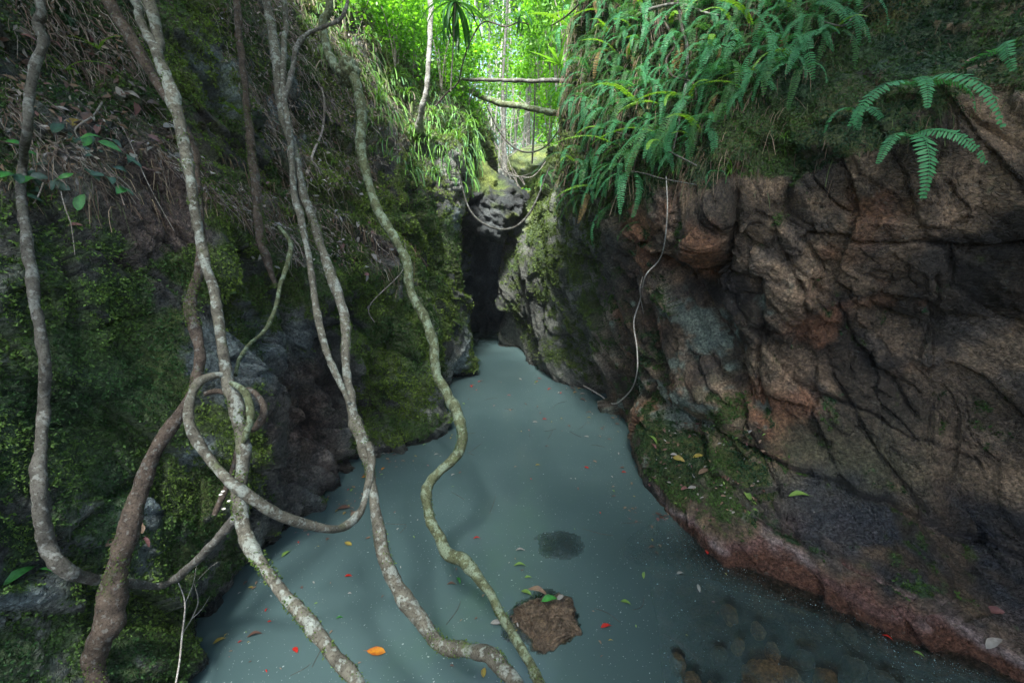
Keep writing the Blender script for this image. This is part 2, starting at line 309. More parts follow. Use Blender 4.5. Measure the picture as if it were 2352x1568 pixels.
Rc = [
 [W(4.2, -3.5, 0), W(4.3, -3.5, .2), W(4.5, -3.5, .5), W(4.5, -3.5, 1.1), W(4.4, -3.5, 1.8), W(4.2, -3.5, 2.6), W(4.1, -3.5, 3.3), W(4.2, -3.5, 3.9), W(4.5, -3.5, 4.6), W(5.5, -3.5, 5.6)],
 [W(3.9, .5, 0), W(4.1, .6, .25), W(4.4, .7, .5), W(4.5, .7, 1.1), W(4.4, .8, 1.8), W(4.2, .8, 2.6), W(4.0, .8, 3.3), W(4.1, .9, 3.9), W(4.3, 1.0, 4.6), W(5.3, 1.2, 5.6)],
 col_px([(2352, 1568, 2.35), (2360, 1420, 2.65), (2352, 1275, 2.99), (2352, 1060, 3.1), (2352, 850, 3.1), (2352, 560, 2.95), (2352, 240, 2.95), (2352, 150, 3.1), (2352, 50, 3.4), (2352, -200, 4.2)]),
 col_px([(2100, 1470, 2.65), (2110, 1330, 2.95), (2120, 1195, 3.3), (2110, 1000, 3.5), (2100, 800, 3.5), (2090, 600, 3.3), (2080, 330, 3.25), (2100, 210, 3.45), (2120, 100, 3.9), (2120, -150, 4.7)]),
 col_px([(1900, 1382, 3.02), (1920, 1250, 3.3), (1945, 1120, 3.6), (1920, 950, 3.8), (1910, 800, 3.85), (1880, 620, 3.7), (1850, 420, 3.6), (1870, 300, 3.85), (1900, 120, 4.3), (1900, -150, 5.2)]),
 col_px([(1740, 1318, 3.33), (1750, 1200, 3.6), (1765, 1090, 3.9), (1740, 980, 4.15), (1720, 850, 4.2), (1700, 700, 4.2), (1690, 560, 4.05), (1690, 430, 3.95), (1720, 180, 4.5), (1720, -120, 5.5)]),
 col_px([(1635, 1268, 3.55), (1640, 1130, 3.95), (1690, 1005, 4.35), (1665, 900, 4.5), (1650, 770, 4.6), (1635, 640, 4.65), (1620, 530, 4.3), (1600, 430, 4.3), (1620, 200, 4.8), (1600, -120, 6.0)]),
 col_px([(1522, 1165, 4.3), (1555, 1060, 4.55), (1610, 950, 4.95), (1575, 850, 5.0), (1545, 740, 5.15), (1535, 640, 5.15), (1520, 530, 5.0), (1510, 420, 4.95), (1510, 200, 5.3), (1480, -120, 6.6)]),
 col_px([(1478, 1080, 5.0), (1470, 990, 5.15), (1505, 910, 5.45), (1475, 830, 5.7), (1455, 720, 5.8), (1440, 620, 5.75), (1430, 520, 5.6), (1420, 420, 5.5), (1400, 220, 5.9), (1390, -90, 7.3)]),
 col_px([(1455, 985, 6.1), (1445, 920, 6.3), (1440, 860, 6.3), (1415, 780, 6.4), (1400, 700, 6.45), (1390, 610, 6.35), (1380, 520, 6.2), (1370, 430, 6.1), (1340, 270, 6.3), (1340, -60, 8)]),
 col_px([(1400, 925, 7.1), (1395, 875, 7.1), (1380, 810, 7.1), (1365, 740, 7.1), (1355, 660, 7.1), (1345, 590, 7.1), (1340, 510, 7.0), (1340, 430, 6.9), (1310, 330, 7.1), (1330, 100, 9)]),
 col_px([(1340, 893, 7.83), (1335, 850, 7.8), (1325, 790, 7.8), (1310, 720, 7.8), (1305, 650, 7.75), (1300, 580, 7.8), (1295, 510, 7.9), (1300, 440, 8.1), (1300, 370, 8.6), (1320, 240, 10)]),
 col_px([(1245, 858, 8.72), (1240, 820, 8.7), (1238, 760, 8.75), (1245, 700, 8.7), (1245, 640, 8.7), (1245, 590, 8.8), (1248, 540, 9.0), (1250, 480, 9.3), (1265, 410, 10), (1295, 340, 11.5)]),
 col_px([(1195, 803, 10.45), (1195, 765, 10.2), (1190, 710, 9.9), (1190, 660, 9.8), (1190, 610, 9.8), (1190, 565, 10.0), (1200, 520, 10.3), (1210, 480, 10.9), (1225, 430, 12), (1270, 370, 14)]),
 col_px([(1153, 790, 10.85), (1150, 740, 10.6), (1146, 690, 10.4), (1148, 640, 10.4), (1150, 595, 10.5), (1158, 558, 10.7), (1172, 528, 11), (1185, 508, 11.6), (1200, 480, 13.5), (1240, 430, 16)]),
 [W(.1, 12, 0), W(.1, 12, .5), W(.15, 12, 1), W(.2, 12, 1.5), W(.2, 12, 2), W(.2, 12, 2.4), W(.25, 12, 2.7), W(.4, 12.8, 2.85), W(.8, 14.5, 3.4), W(1.6, 17.5, 4.4)],
]
Rc = [under(c, 0.3) for c in Rc]
wr = [1.0, 1.2, 2.2, 2.0, 1.6, 1.3, 1.3, 1.2, 1.1, 1.1, 1.1, 1.2, .9, .7, .4]
mossA = np.array((0.045, 0.085, 0.022)); mossB = np.array((0.085, 0.125, 0.026))
def lerp(a, b, t): t = t[:, None]; return a * (1 - t) + b * t
WALL = []
def build_wall(name, cols, wu, nu, nv, flip, s, shear, paint):
    S = grid_surface(cols, nu, nv, wu); n = smooth_n(grid_normals(S, flip)); P = S.reshape(-1, 3); Nn = n.reshape(-1, 3)
    px, py = project(P)
    rough = paint('rough', P, Nn, px, py)
    d, o2 = rock_relief(P, rough, s, shear)
    for (ln, w_, dp_) in (GR if flip else GL): d = d + groove(px + 14 * fbm(P * 6, 7, 4), py + 14 * fbm(P * 6, 6, 4), ln, w_ * .7, dp_)
    if flip: d = d + .2 * blob(px, py, 1640, 520, 48, 62) + .1 * blob(px, py, 1860, 720, 90, 150) + .12 * blob(px, py, 1600, 900, 80, 60)
    P2 = P + Nn * d[:, None]
    G = P2.reshape(nu, nv, 3); n2 = grid_normals(G, flip).reshape(-1, 3)
    px, py = project(P2)
    col, wet, moss = paint('col', P2, n2, px, py, o2, d)
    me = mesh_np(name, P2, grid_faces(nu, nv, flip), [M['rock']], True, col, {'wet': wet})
    ob = link(name, me); tag(ob, kind='structure')
    WALL.append((P2, n2, moss, px, py, np.linalg.norm(np.cross(np.gradient(G, axis=0), np.gradient(G, axis=1)), axis=2).ravel()))
    return ob
def paintL(what, P, n, px, py, o2=None, d=None):
    if what == 'rough':
        r = 0.8 + 0.4 * sstep(560, 720, px) - 0.5 * sstep(900, 1000, px)
        r *= 1 - 0.5 * blob(px, py, 250, 900, 300, 500); r *= 1 - .25 * sstep(350, 100, py)
        return r
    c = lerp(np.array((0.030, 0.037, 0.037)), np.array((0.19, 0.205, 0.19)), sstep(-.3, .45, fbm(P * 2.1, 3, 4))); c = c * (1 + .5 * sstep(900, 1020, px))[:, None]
    c = lerp(c, c * 1.45, sstep(-.1, .9, o2)); c = lerp(c, c * np.array((.8, .98, 1.12)), sstep(0, .4, fbm(P * 1.1, 33, 3)))
    brown = np.clip(blob(px, py, 370, 430, 110, 150) * 1.4 + blob(px, py, 700, 980, 95, 170) + .7 * blob(px, py, 880, 560, 60, 60), 0, 1)
    bc = lerp(np.array((0.085, 0.062, 0.055)), np.array((0.19, 0.135, 0.115)), sstep(-.3, .4, fbm(P * 5, 9, 4)))
    c = lerp(c, bc, brown * .9)
    mask = fbm(P * 1.5, 21, 4) * .9 + fbm(P * 7, 25, 4) * .7 + .25 * n[:, 2]
    bias = .02 + .08 * sstep(0, 300, px) * (px < 1e9) + .38 * blob(px, py, 880, 780, 160, 270) + .15 * sstep(1400, 600, py) - .9 * brown
    bias += .2 * blob(px, py, 480, 200, 120, 200) + .06 * blob(px, py, 250, 700, 250, 350)
    bias += .3 * sstep(480, 380, px) * sstep(1150, 1300, py)
    bias -= .32 * sstep(990, 1060, px) * sstep(250, 500, py) + .5 * blob(px, py, 680, 1060, 90, 170)
    bias -= .18 * (fbm(P * .9, 77, 3) > .12) * sstep(900, 600, px)
    soilm = sstep(-.1, .3, n[:, 2] - .35)
    moss = sstep(-.12, .22, mask + bias) * (P[:, 2] > .12 + .1 * fbm(P * 4, 5, 2))
    mc = lerp(mossA, mossB, sstep(-.3, .4, fbm(P * 3, 8, 3)))
    mc = lerp(mc, np.array((0.11, .16, .025)), sstep(.1, .5, fbm(P * 1.2, 18, 3)) * sstep(650, 950, px))
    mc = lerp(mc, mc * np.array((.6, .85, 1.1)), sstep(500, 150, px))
    c = lerp(c, mc, moss * .85)
    c = lerp(c, np.array((0.07, 0.055, 0.045)), np.clip(soilm, 0, 1) * .7 * sstep(2.6, 3.4, P[:, 2]))
    wet = np.clip(.25 + .6 * sstep(.35, 0, P[:, 2]) + .3 * (fbm(P * 3, 61, 3) > .1), 0, 1) * (1 - moss * .8)
    c = lerp(c, c * .45, sstep(.16, .04, P[:, 2] - .05 * fbm(P * 5, 4, 2)))   # wet tide band
    return c, wet, moss
def paintR(what, P, n, px, py, o2=None, d=None):
    if what == 'rough':
        r = .6 + .45 * blob(px, py, 1570, 720, 190, 260) + .35 * sstep(1500, 1400, px) - .45 * sstep(1340, 1240, px) - .14 * sstep(1720, 1950, px)
        r *= 1 - .6 * blob(px, py, 1460, 1020, 45, 80); r *= 1 - .4 * sstep(1480, 1560, px) * sstep(.45, .25, P[:, 2])
        r *= 1 - .45 * blob(px, py, 1650, 1100, 180, 110)
        r *= 1 - .3 * sstep(350, 150, py)
        return r
    base = lerp(np.array((0.042, 0.034, 0.026)), np.array((0.26, 0.19, 0.13)), sstep(-.35, .45, fbm(P * 1.9, 5, 5)))
    base = lerp(base, base * 1.4, sstep(0, .9, o2)); base = lerp(base, base * np.array((.55, .62, .75)), sstep(.0, .35, fbm(P * 2.6, 12, 4)))
    red = sstep(.0, .5, fbm(P * 2.3, 14, 3) + .5 * blob(px, py, 1620, 560, 90, 110) + .35 * blob(px, py, 1860, 750, 130, 200) - .15)
    c = lerp(base, np.array((0.28, 0.135, 0.075)), red * .7)
    grey = np.clip(sstep(1450, 1330, px) + .25 * blob(px, py, 2200, 900, 200, 200), 0, 1)
    gc = lerp(np.array((0.075, 0.085, 0.08)), np.array((0.21, 0.225, 0.20)), sstep(-.3, .4, fbm(P * 2.5, 15, 4)))
    c = lerp(c, gc * (1 - .4 * sstep(1300, 1240, px))[:, None], grey)
    olive = np.clip(blob(px, py, 1850, 1090, 260, 90) + blob(px, py, 1620, 950, 130, 130), 0, 1) * sstep(-.3, .2, fbm(P * 3, 16, 3))
    c = lerp(c, np.array((0.12, 0.13, 0.08)), olive * .7)
    teal = sstep(.1, .38, fbm(P * 4, 19, 4) + .75 * blob(px, py, 1620, 760, 90, 75) + .62 * blob(px, py, 1590, 920, 120, 90) - .28) * sstep(560, 700, py) * (px < 1850)
    c = lerp(c, np.array((0.22, 0.29, 0.25)), teal * .75)
    led = P[:, 2] - .22 * fbm(P * 1.6, 23, 3)
    lowr = sstep(1480, 1560, px) * sstep(.17, .09, led)
    pink = lerp(np.array((0.14, 0.085, 0.08)), np.array((0.25, 0.21, 0.215)), sstep(-.05, .3, fbm(P * 3.3, 27, 4)))
    pink = lerp(pink, np.array((0.10, 0.052, 0.038)), sstep(.10, .03, led))
    c = lerp(c, pink, lowr)
    blue = sstep(1650, 1850, px) * sstep(.12, .2, led) * sstep(.95, .6, led) * sstep(-.35, .1, fbm(P * 2, 28, 3))
    c = lerp(c, np.array((0.035, 0.045, 0.06)), blue * .85)
    mask = fbm(P * 1.8, 31, 4) * .8 + fbm(P * 8, 35, 4) * .7 + .35 * n[:, 2] - .3
    lipy = np.interp(px, [1200, 1310, 1420, 1500, 1600, 1700, 1850, 1950, 2080, 2180, 2352], [480, 380, 500, 430, 420, 390, 400, 370, 330, 260, 210])
    bias = .75 * sstep(25, -25, py - lipy) + .55 * blob(px, py, 1600, 1060, 130, 80) + .12 * blob(px, py, 1850, 1140, 200, 60) - .25 * sstep(1750, 1850, px) * (py > 800)
    bias += .28 * blob(px, py, 1300, 600, 110, 160) + .45 * blob(px, py, 1240, 500, 70, 60)
    bias -= .7 * lowr + .3 * sstep(1500, 1600, px) * sstep(-20, 60, py - lipy) * (py < 900)
    moss = sstep(-.1, .22, mask + bias) * (P[:, 2] > .15)
    mc = lerp(mossA * .8, mossB * .6, sstep(-.3, .4, fbm(P * 3, 38, 3)))
    mc = lerp(mc, np.array((.025, .07, .03)), sstep(.0, .4, fbm(P * 2, 39, 3)) * sstep(1450, 1600, px))
    c = lerp(c, mc, moss * .88)
    wet = np.clip(.15 + lowr * 1.0 + blue * .9 + .3 * grey + .5 * sstep(.3, 0, P[:, 2]), 0, 1) * (1 - moss * .75)
    c = lerp(c, c * .5, sstep(.12, .03, P[:, 2]) * (px < 1530))
    return c, wet, moss
def along(d, k, f=1.0): d = np.array(d, float); d /= np.linalg.norm(d); return f * (np.eye(3) - (1 - k) * np.outer(d, d))
shL = along((.35, .45, -.85), .45, 1.0); shR = along((.33, -.55, -.75), .30, 1.05)
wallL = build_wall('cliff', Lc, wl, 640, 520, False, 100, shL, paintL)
wallR = build_wall('cliff', Rc, wr, 640, 520, True, 200, shR, paintR)
def bvh_of(P, nu, nv):
    f = grid_faces(nu, nv, False)
    return BVHTree.FromPolygons(P.tolist(), f.tolist())
BL = bvh_of(WALL[0][0], 640, 520); BR = bvh_of(WALL[1][0], 640, 520)
def hit(px, py, which=None):
    d = Vector(ray(px, py)).normalized(); o = Vector((0, 0, H)); best = None
    for b in ((BL, BR) if which is None else (which,)):
        p, n, i, t = b.ray_cast(o, d)
        if p is not None and (best is None or t < best[2]): best = (p, n if n.dot(d) < 0 else -n, t)
    return best
def near_wall(px, py, off, fallback=4.0):
    h = hit(px, py)
    if h is None: return at(px, py, fallback)
    d = Vector(ray(px, py)).normalized(); return np.array(h[0] - d * off)
# ------------------------------------------------------------------ generic rock
def ico(sub):
    import bmesh
    bm = bmesh.new(); bmesh.ops.create_icosphere(bm, subdivisions=sub, radius=1.0)
    V = np.array([v.co[:] for v in bm.verts]); Fc = np.array([[v.index for v in f.verts] for f in bm.faces]); bm.free(); return V, Fc
ICO = {k: ico(k) for k in (3, 4, 5, 6)}
def rock(name, loc, size, rot=(0, 0, 0), s=0, sub=5, rough=.35, material=None, fr=1.3, paint=None, boxy=0):
    V, Fc = ICO[sub]; V = V.copy()
    if boxy: V = V / ((np.abs(V) ** boxy).sum(1) ** (1 / boxy))[:, None]
    f1, o, _ = facets(V * fr + s * 7.1, 300 + s); f2, _, _ = facets(V * fr * 2.6 + s, 310 + s); f3, _, _ = facets(V * fr * 7 + s, 320 + s)
    r = 1 + rough * (.55 * f1 + .25 * f2 + .09 * f3) + .12 * fbm(V * 1.3 + s, 330 + s, 3)
    P = V * r[:, None] * np.array(size)
    Rm = np.array(Matrix(Quaternion((1, 0, 0), rot[0]).to_matrix() @ Quaternion((0, 1, 0), rot[1]).to_matrix() @ Quaternion((0, 0, 1), rot[2]).to_matrix())); P = P @ Rm.T
    col = None; at_ = None
    if paint:
        Pw = P + np.array(loc); nn = P / np.linalg.norm(P, axis=1, keepdims=True); col, wet = paint(Pw, nn, o); at_ = {'wet': wet}
    me = mesh_np(name, P, Fc, [material or M['rock']], True, col, at_)
    return link(name, me, None, loc)
def grey_paint(mossamt=.0, light=1.0, tint=(1, 1, 1)):
    def f(P, n, o):
        c = lerp(np.array((0.04, 0.048, 0.052)), np.array((0.12, 0.135, 0.14)), sstep(-.35, .45, fbm(P * 2.5, 44, 4))) * light * np.array(tint)
        m = sstep(-.1, .2, fbm(P * 3, 47, 4) + .6 * n[:, 2] - .45 + mossamt)
        mc = lerp(np.array((.07, .11, .025)), np.array((.13, .17, .03)), sstep(-.2, .3, fbm(P * 4, 49, 3)))
        c = lerp(c, mc, m * .85); return c, np.clip(.55 - m * .5 + .3 * sstep(.4, 0, P[:, 2]), 0, 1)
    return f
# cave, arch boulder and the slabs in the notch
b = rock('cave_wall', (-.55, 12.6, 1.2), (1.6, .8, 2.1), (0.25, 0, 0), 3, 6, .3, fr=2.2, paint=grey_paint(-.6, .8, (.85, 1, 1.15)))
tag(b, kind='structure')
b = rock('boulder', at(1098, 462, 10.4), (.95, .85, .66), (0, R(30), 0), 5, 6, .3, fr=1.5, boxy=3.2, paint=grey_paint(.35, .55, (.95, 1, 1)))
tag(b, 'big grey boulder roofing the dark cave mouth, moss on its sloping top', 'boulder')
b = rock('boulder', at(1215, 525, 10.7), (.62, .7, .42), (0, R(-8), 0), 8, 5, .3, fr=2.2, paint=grey_paint(.45, 1.0))
tag(b, 'low mossy boulder capping the right hand buttress beside the notch', 'boulder')
b = rock('rock_slab', at(1166, 470, 13.2), (.16, .25, .62), (0, R(3), 0), 12, 5, .35, M['rock_black'], 2.2)
tag(b, 'narrow black upright rock slab standing in the notch at the head of the gorge', 'rock')
b = rock('rock_slab', at(1182, 482, 12.9), (.11, .3, .42), (0, R(-24), 0), 14, 5, .25, M['rock_grey'], 2.0)
tag(b, 'pale blue grey rock slab leaning against the black slab in the notch', 'rock')
b = rock('boulder', at(1215, 470, 13.5), (.34, .5, .36), (0, 0, 0), 17, 5, .3, paint=grey_paint(.25, 1.6, (1.1, 1.05, .9)))
tag(b, 'rounded yellowish mossy boulder just right of the pale slab in the notch', 'boulder')
b = rock('boulder', at(1252, 395, 17.0), (1.3, 1.2, .9), (0, 0, 0), 19, 5, .3, paint=grey_paint(.9, 1.4))
tag(b, 'large moss covered boulder under the forest beyond the notch', 'boulder')
b = rock('boulder', at(1185, 425, 18.0), (.8, 1.4, .7), (0, R(10), 0), 23, 5, .25, paint=grey_paint(-.3, 1.9, (1.1, 1.05, .95)))
tag(b, 'smooth pale boulder at the top of the rock chute beyond the notch', 'boulder')
# ------------------------------------------------------------------ hillside behind and the near bank
def hill_z(x, y):
    fl = 2.75 + np.maximum(y - 13.5, 0) * .13
    xc = .25 + .02 * (y - 13)
    a = np.abs(x - xc); return fl + np.maximum(a - .9, 0) * .75 + .0015 * a ** 2
gx, gy = np.meshgrid(np.linspace(-60, 60, 220), np.linspace(13.4, 110, 200), indexing='ij')
gp = np.stack([gx.ravel(), gy.ravel(), np.zeros(gx.size)], 1)
gp[:, 2] = np.minimum(hill_z(gp[:, 0], gp[:, 1]), 30) + .5 * fbm(gp * .35, 81, 4)
c = lerp(np.array((.06, .075, .03)), np.array((.12, .10, .06)), sstep(-.2, .3, fbm(gp * .8, 83, 4)))
hill = link('hillside', mesh_np('hillside', gp, grid_faces(220, 200, False), [M['rock']], True, c, {'wet': np.zeros(len(gp))})); tag(hill, kind='structure')
gx, gy = np.meshgrid(np.linspace(-5.5, 7, 160), np.linspace(-8, 1.3, 120), indexing='ij')
gp = np.stack([gx.ravel(), gy.ravel(), np.zeros(gx.size)], 1)
gp[:, 2] = -.5 + 1.25 * sstep(1.3, .2, gp[:, 1]) + .1 * fbm(gp * 1.5, 91, 4) + np.maximum(-gp[:, 1] - 2, 0) * .5
c = lerp(np.array((.05, .06, .03)), np.array((.11, .08, .05)), sstep(-.2, .3, fbm(gp * 1.5, 93, 4)))
bank = link('ground', mesh_np('ground', gp, grid_faces(160, 120, False), [M['rock']], True, c, {'wet': np.zeros(len(gp))})); tag(bank, kind='structure')
for sgn, nm in ((-1, 'ground'), (1, 'ground')):
    gx, gy = np.meshgrid(np.linspace(0, 55, 90), np.linspace(-40, 110, 200), indexing='ij')
    x0 = np.interp(gy, [-40, 0, 4, 8, 12, 20, 110], [5.2, 5.0, 5.2, 4.2, 3.2, 5, 14] if sgn < 0 else [5.2, 5.0, 4.6, 3.6, 2.6, 4, 14])
    z0 = np.interp(gy, [-40, 0, 4, 8, 12, 20, 110], [5.5, 6.2, 6.0, 5.6, 4.9, 5.6, 12] if sgn < 0 else [5, 5.4, 5.6, 5.2, 4.4, 5.2, 12]) - .25
    gp = np.stack([sgn * (x0 + gx).ravel(), gy.ravel(), (z0 + gx * .55).ravel()], 1); gp[:, 2] += .3 * fbm(gp * .5, 95, 4) * np.minimum(gx.ravel(), 1)
    g = link(nm, mesh_np(nm, gp, grid_faces(90, 200, sgn < 0), [M['rock']], True, lerp(np.array((.05, .06, .03)), np.array((.10, .08, .05)), sstep(-.2, .3, fbm(gp, 96, 3))), {'wet': np.zeros(len(gp))})); tag(g, kind='structure')
# ------------------------------------------------------------------ stream bed, stones and the milky water
def bed_z(x, y):
    P = np.stack([x, y, np.zeros_like(x)], 1)
    d = .95 + .12 * fbm(P * .9, 71, 3)
    sh = sstep(.3, 1.5, x - .2 * (y - 2.3)) * sstep(4.3, 3.1, y + .25 * x - .75)
    d = d * (1 - sh) + sh * (.17 + .05 * fbm(P * 2.5, 72, 3) + .18 * np.maximum(y - 3, 0))
    return -d
gx, gy = np.meshgrid(np.linspace(-3.2, 4.6, 300), np.linspace(.4, 12.5, 300), indexing='ij')
gp = np.stack([gx.ravel(), gy.ravel(), bed_z(gx.ravel(), gy.ravel())], 1)
c = lerp(np.array((.035, .03, .03)), np.array((.10, .065, .045)), sstep(-.1, .4, fbm(gp * 7, 73, 4)))
bed = link('riverbed', mesh_np('riverbed', gp, grid_faces(300, 300, False), [M['rock']], True, c, {'wet': np.zeros(len(gp))})); tag(bed, kind='structure')
STN = []; STO = []   # submerged stones for the depth of the murk
def wstone(px, py, wpx, hgt, top, s, m, label, cat='stone', asp=.75, rot=0.0, group=None):
    p = on_water(px, py); dep = vdepth(p); rx = wpx * dep / F / 2; ry = rx * asp
    o = rock('stone', (p[0], p[1], top - hgt / 2), (rx, ry, hgt / 2), (.25 if wpx > 138 else 0, .3 if wpx > 138 else 0, rot), s, 5 if wpx > 90 else 4, .36 if wpx > 138 else .3, m, 1.25 if wpx > 138 else 1.1, boxy=3.6 if wpx > 138 else 2.5)
    tag(o, label, cat, group); STN.append((p[0], p[1], rx, ry, top)); STO.append((o, rx)); return o
wstone(1250, 1420, 139, .56, .15, 31, M['stone'], 'wet brown boulder breaking the surface near the front of the pool, leaves on top', 'boulder', .85, .5)
wstone(1285, 1250, 105, .5, -.12, 33, M['stone_dark'], 'dark stone drowned just under the surface behind the brown boulder', 'stone', .8)
wstone(1185, 1450, 70, .3, -.07, 34, M['stone'], 'brown stone drowned against the left side of the wet boulder', 'stone', .8)
wstone(1760, 1525, 95, .2, -.03, 36, M['stone_tan'], 'largest orange tan stone under the shallow water in the front', 'stone', .8, .4)
wstone(1810, 1530, 70, .2, -.035, 37, M['stone_tan'], 'orange stone touching the largest tan stone under water', 'stone', .8, .2)
for k, (a_, b_, wd) in enumerate([(1655, 1480, 34), (1590, 1545, 60), (1745, 1420, 30), (1850, 1480, 45), (1900, 1540, 60), (1680, 1385, 40), (1970, 1500, 50), (1640, 1560, 50), (1560, 1500, 40), (2040, 1540, 60), (1700, 1455, 30), (1780, 1465, 36), (1950, 1430, 40), (1720, 1560, 40)]):
    wstone(a_, b_, wd, .14, -.03 - .012 * (k % 4), 40 + k, M['stone_tan'] if k % 3 else M['stone'], 'dim brown stone lying on the bed under the shallow front water', 'stone', .75, k, 'stones on the shallow bed')
gx, gy = np.meshgrid(np.linspace(-3.4, 5.0, 460), np.linspace(.2, 13.5, 700), indexing='ij')
gp = np.stack([gx.ravel(), gy.ravel(), np.zeros(gx.size)], 1)
dp = -bed_z(gp[:, 0], gp[:, 1])
for (sx, sy, rx, ry, top) in STN:
    pass
dgr = .02
for (so, r_) in STO:
    me_ = so.data; V_ = np.empty(len(me_.vertices) * 3, np.float32); me_.vertices.foreach_get('co', V_); V_ = V_.reshape(-1, 3) @ np.array(Matrix.Rotation(so.rotation_euler.z, 3, 'Z')).T + np.array(so.location)
    bv = BVHTree.FromPolygons(V_.tolist(), [tuple(p_.vertices) for p_ in me_.polygons])
    for i_ in np.nonzero((np.abs(gp[:, 0] - so.location.x) < r_ * 1.6) & (np.abs(gp[:, 1] - so.location.y) < r_ * 1.6))[0]:
        h_ = bv.ray_cast(Vector((gp[i_, 0], gp[i_, 1], .6)), Vector((0, 0, -1)))
        if h_[0] is not None: dp[i_] = min(dp[i_], max(.002, -h_[0].z))
dl = np.interp(gp[:, 1], [0, 2.35, 2.65, 3.02, 3.33, 3.55, 4.3, 5.0, 6.1], [4.1, 3.43, 2.9, 2.35, 2.02, 1.83, 1.5, 1.55, 1.6])
gap = np.maximum(dl - gp[:, 0], 0); dp = np.minimum(dp, .02 + gap * .55 + sstep(3.5, 5.2, gp[:, 1]) * 1.5)
m, t, out = mat('water')
op = N(t, 'ShaderNodeAttribute', attribute_name='murk').outputs['Fac']
co = N(t, 'ShaderNodeTexCoord').outputs['Object']
cm = ramp(t, noise(t, 0.9, 3, .5, co), [(.35, (.058, .100, .104)), (.65, (.071, .117, .119))])
df = N(t, 'ShaderNodeBsdfDiffuse'); t.links.new(cm, df.inputs[0])
tp = N(t, 'ShaderNodeBsdfTransparent'); tp.inputs[0].default_value = (.8, .86, .84, 1)
mx = N(t, 'ShaderNodeMixShader'); t.links.new(op, mx.inputs[0]); t.links.new(tp.outputs[0], mx.inputs[1]); t.links.new(df.outputs[0], mx.inputs[2])
gl = N(t, 'ShaderNodeBsdfGlossy', Roughness=.05); fr = N(t, 'ShaderNodeFresnel', IOR=1.33)
bp = N(t, 'ShaderNodeBump', Strength=.18, Distance=.02); t.links.new(noise(t, 5, 3, .5, co), bp.inputs['Height'])
t.links.new(bp.outputs[0], gl.inputs['Normal']); t.links.new(bp.outputs[0], fr.inputs['Normal'])
m2 = N(t, 'ShaderNodeMixShader'); t.links.new(fr.outputs[0], m2.inputs[0]); t.links.new(mx.outputs[0], m2.inputs[1]); t.links.new(gl.outputs[0], m2.inputs[2])
t.links.new(m2.outputs[0], out.inputs[0]); M['water'] = m
water = link('water', mesh_np('water', gp, grid_faces(460, 700, False), [m], True, None, {'murk': 1 - np.exp(-dp * 3.2)})); tag(water, kind='structure')
# ------------------------------------------------------------------ stems
def spline(P, n):
    P = np.array(P, float); k = np.linspace(0, len(P) - 1, n); return bez(P, k)
def tube(path, rad, seg=10, knob=.0, s=0, cap=True):
    """path (n,3), rad (n,) -> verts, quads; parallel-transported rings with an uneven bark outline"""
    path = np.asarray(path, float); n = len(path); T = np.gradient(path, axis=0); T /= np.maximum(np.linalg.norm(T, axis=1, keepdims=True), 1e-9)
    u = np.cross(T[0], (0.3, .2, .9)); u /= np.linalg.norm(u); U = []
    for i in range(n):
        u = u - T[i] * (u @ T[i]); u /= max(np.linalg.norm(u), 1e-9); U.append(u)
    U = np.array(U); Vv = np.cross(T, U); a = np.linspace(0, 2 * np.pi, seg, endpoint=False)
    ring = U[:, None] * np.cos(a)[None, :, None] + Vv[:, None] * np.sin(a)[None, :, None]
    P = (path[:, None] + ring * np.asarray(rad)[:, None, None])
    if knob > 0:
        q = P.reshape(-1, 3); f = 1 + knob * (fbm(q / (np.mean(rad) * 2.6), 400 + s, 3) * 1.3 + .5 * fbm(q / (np.mean(rad) * .8), 410 + s, 2))
        P = path[:, None] + ring * (np.asarray(rad)[:, None] * f.reshape(n, seg))[:, :, None]
    i = np.arange(n - 1)[:, None]; j = np.arange(seg)[None, :]; j2 = (j + 1) % seg
    Fc = np.stack([i * seg + j, i * seg + j2, (i + 1) * seg + j2, (i + 1) * seg + j], -1).reshape(-1, 4)
    return P.reshape(-1, 3), Fc
def stem_mesh(name, pts, m, seg=12, knob=.21, s=0, step=.03, minn=8):
    """pts: (x,y,z,r)"""
    A = np.array(pts, float); L = np.sqrt((np.diff(A[:, :3], axis=0) ** 2).sum(1)).sum(); n = int(max(minn, min(420, L / step)))
    B = spline(A, n); r = np.maximum(B[:, 3], 0.0006)
    if knob > .12: q_ = B[:, :3] * 3.2 + s; r = r * (1 + .22 * fbm(q_, 430, 3) + .22 * np.maximum(fbm(q_ * 2.3, 431, 2) - .15, 0) * 2); B[:, :3] += r[:, None] * .35 * np.stack([fbm(B[:, :3] * 5, 440 + c_, 2) for c_ in range(3)], 1)
    Vt, Fc = tube(B[:, :3], r, seg, knob, s); return mesh_np(name, Vt, Fc, [m], True)
